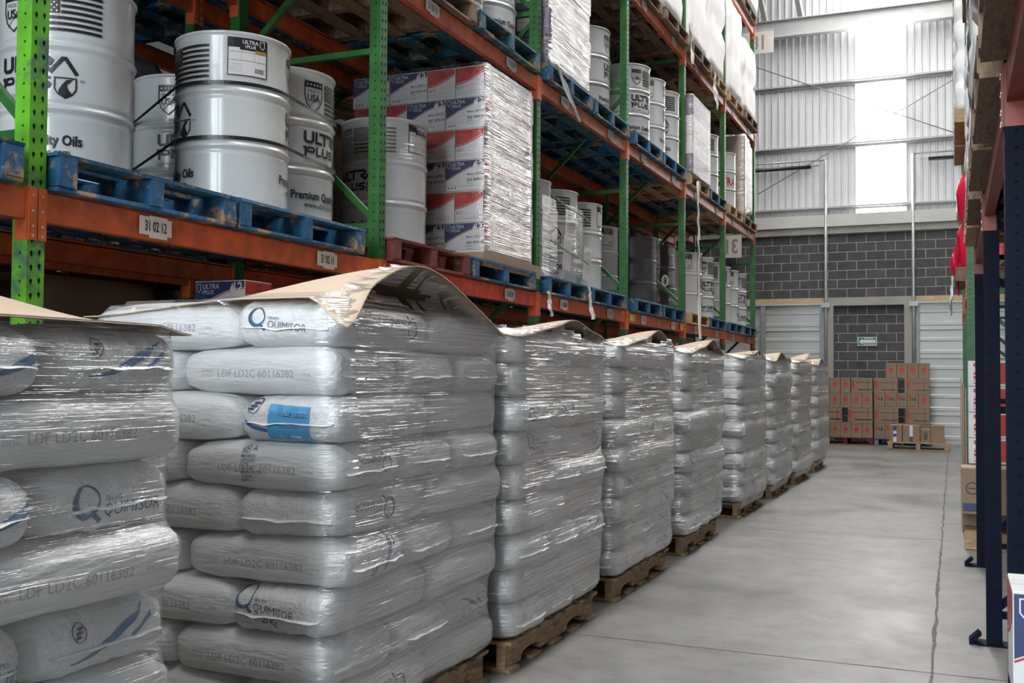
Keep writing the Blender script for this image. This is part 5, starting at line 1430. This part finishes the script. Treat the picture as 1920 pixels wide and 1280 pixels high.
# loads past the third blue post
plain_box((0.30, 9.12, 0.272), (0.50, 0.42, 0.355), 'card', 'large brown box with a round emblem past the third blue post', 'emblem_box', 'box')
eb = bpy.data.objects['emblem_box']
m = shape_mesh('printed_emblem', [(stroke([(0.045 * math.cos(t * PI / 12) - 0.07, 0.045 * math.sin(t * PI / 12) + 0.20) for t in range(24)], 0.010, True) + [rect(-0.10, 0.195, -0.04, 0.205)], 0), ([rect(-0.14, 0.02, 0.10, 0.085)], 1)], lambda x, y, v: Vector((x - 0.10, -0.2115, y)), [MT['strap'], MT['navy']], 9); link('printed_emblem', m, eb)
pallet(0.62, 9.45, 0.001, 'wood', 1.1, 1.15, 'wooden pallet on the floor past the third blue post', RG)
plain_box((0.55, 9.60, 0.143), (0.98, 0.78, 0.128), 'card', 'flat brown carton under the box with the round emblem', 'flat_carton', 'box')
for i in range(4):
    o = plain_box((0.36, 9.55, 0.63 + i * 0.212 + 0.001 - (0.357 if False else 0)), (0.50, 0.36, 0.208), 'carton', 'white carton with red lettering, %s from the bottom of its stack' % NUM[i], 'white_carton', 'carton', 'white and red cartons past the third blue post')
    m = shape_mesh('printed_lettering', [([rect(-0.21, 0.02, 0.05, 0.19)], 1)], lambda x, y, v: Vector((x, -0.1815, y)), [MT['white'], MT['redink']], 9)
    m2 = shape_mesh('printed_lettering', [([[Vector((-p.y - 0.13, p.x)) for p in q] for q in text_polys('ECOM', 0.060, 0.028, 0.05, 'LEFT', 0.8, 0.03)], 0)], lambda x, y, v: Vector((x, -0.183, y)), [MT['white'], MT['redink']], 9)
    bm = bmesh.new(); bm.from_mesh(m); bm.from_mesh(m2); bm.to_mesh(m); bm.free(); link('printed_lettering', m, o)
plain_box((0.34, 9.55, 0.272), (0.46, 0.34, 0.356), 'card', 'plain brown box under the white and red cartons', 'cardboard_box', 'box')
for i in range(3):
    o = MB().box((0, 0, 0.36), (0.010, 0.55, 0.72 - 0.05 * i)).obj('upright_cardboard', MT['tan'], None, (0.062 + 0.016 * i, 10.15 + 0.02 * i, 0.30), 0.0); tag(o, '%s upright brown cardboard panel beside the white and red cartons' % ('outermost', 'middle', 'innermost')[i], 'panel', 'upright cardboard panels')
    o.location.z = 0.0
    o.scale = (1, 1, 1.85)
# red film wrapped load, rack far right
RGf = 2.3 + 0.142
pallet(0.62, 11.85, 2.301, 'oldwood', 1.2, 1.1, 'weathered pallet under the red wrapped load on the far green rack', RG)
lump(0.05, 1.0, 11.4, 12.3, RGf, RGf + 0.95, 'pinkfilm', 'bright red film wrapped load on the far green rack', group=None, layers=2, bulge=0.03)
b = MB(); n = 14; vs = []; fs = []
for i in range(n + 1):
    t = i / n
    for k in range(6):
        u = k / 5; vs.append((0.05 - 0.15 * math.sin(PI * min(1, t * 1.15)) ** 1.5 * (1 - u) * t - 0.01 * math.sin(u * 9 + t * 5), 11.38 - 0.05 * u * math.sin(t * 8), RGf + 0.35 - 0.62 * t + 0.03 * math.sin(u * 7)))
for i in range(n):
    for k in range(5): a = i * 6 + k; fs.append((a, a + 1, a + 7, a + 6))
tag(b.add(vs, fs, 0, True).obj('torn_red_film', MT['pinkfilm']), 'torn red film flap hanging out of the far green rack', 'plastic film')
for i, (y0, y1, z, h_, mk, l) in enumerate(((11.3, 12.4, 3.9, 1.25, 'bulk', 'white film wrapped load above the red one on the far green rack'), (12.5, 13.6, 3.9, 1.3, 'card', 'brown load above and beyond the red one on the far green rack'), (11.3, 12.4, 5.5, 1.3, 'bulk', 'white film wrapped load high on the far green rack'), (12.5, 13.6, 5.5, 1.3, 'darkload', 'dark wrapped load high on the far green rack'), (11.3, 12.4, 7.1, 1.2, 'bulk', 'topmost white load on the far green rack'))):
    pallet(0.62, (y0 + y1) / 2, z + 0.001, 'wood', 1.2, 1.1, 'pallet under the ' + l, RG)
    lump(0.03, 1.0, y0, y1, z + 0.142, z + 0.142 + h_, mk, l, group=None, layers=4, seed=i * 2.2)
rag((0.0, 11.25, 2.35), (-0.03, 11.2, 1.95), 0.07, 'white film rag under the red load on the far green rack', 23)
rag((0.02, 11.2, 5.9), (-0.06, 11.2, 5.5), 0.06, 'pink film tuft high on the far green rack', 29, 'pinkfilm')

for i, (y, z, l) in enumerate(((8.62, Z1 + 0.28, 'white document sheet taped on the film between the draped drums'), (9.16, Z1 + 0.24, 'white document sheet on the far edge of the draped drums'))):
    m = shape_mesh('document_sheet', [([rect(-0.105, -0.15, 0.105, 0.15)], 0)], lambda x, y_, v: Vector((0.01 * math.sin(y_ * 12), x, y_)), [MT['paper'], MT['greyink']], 0.05, 0.03)
    m2 = shape_mesh('document_sheet', [(text_polys('LOTE', 0.05, 0, 0.08, 'CENTER') + text_polys('60116', 0.045, 0, 0.01, 'CENTER') + text_polys('AC 1', 0.045, 0, -0.06, 'CENTER'), 1)], lambda x, y_, v: Vector((0.002 + 0.01 * math.sin(y_ * 12), x, y_)), [MT['paper'], MT['greyink']], 0.05, 0.03)
    bm = bmesh.new(); bm.from_mesh(m); bm.from_mesh(m2); bm.to_mesh(m); bm.free()
    tag(link('document_sheet', m, None, (-3.135, y, z)), l, 'paper', 'document sheets on the draped drums')
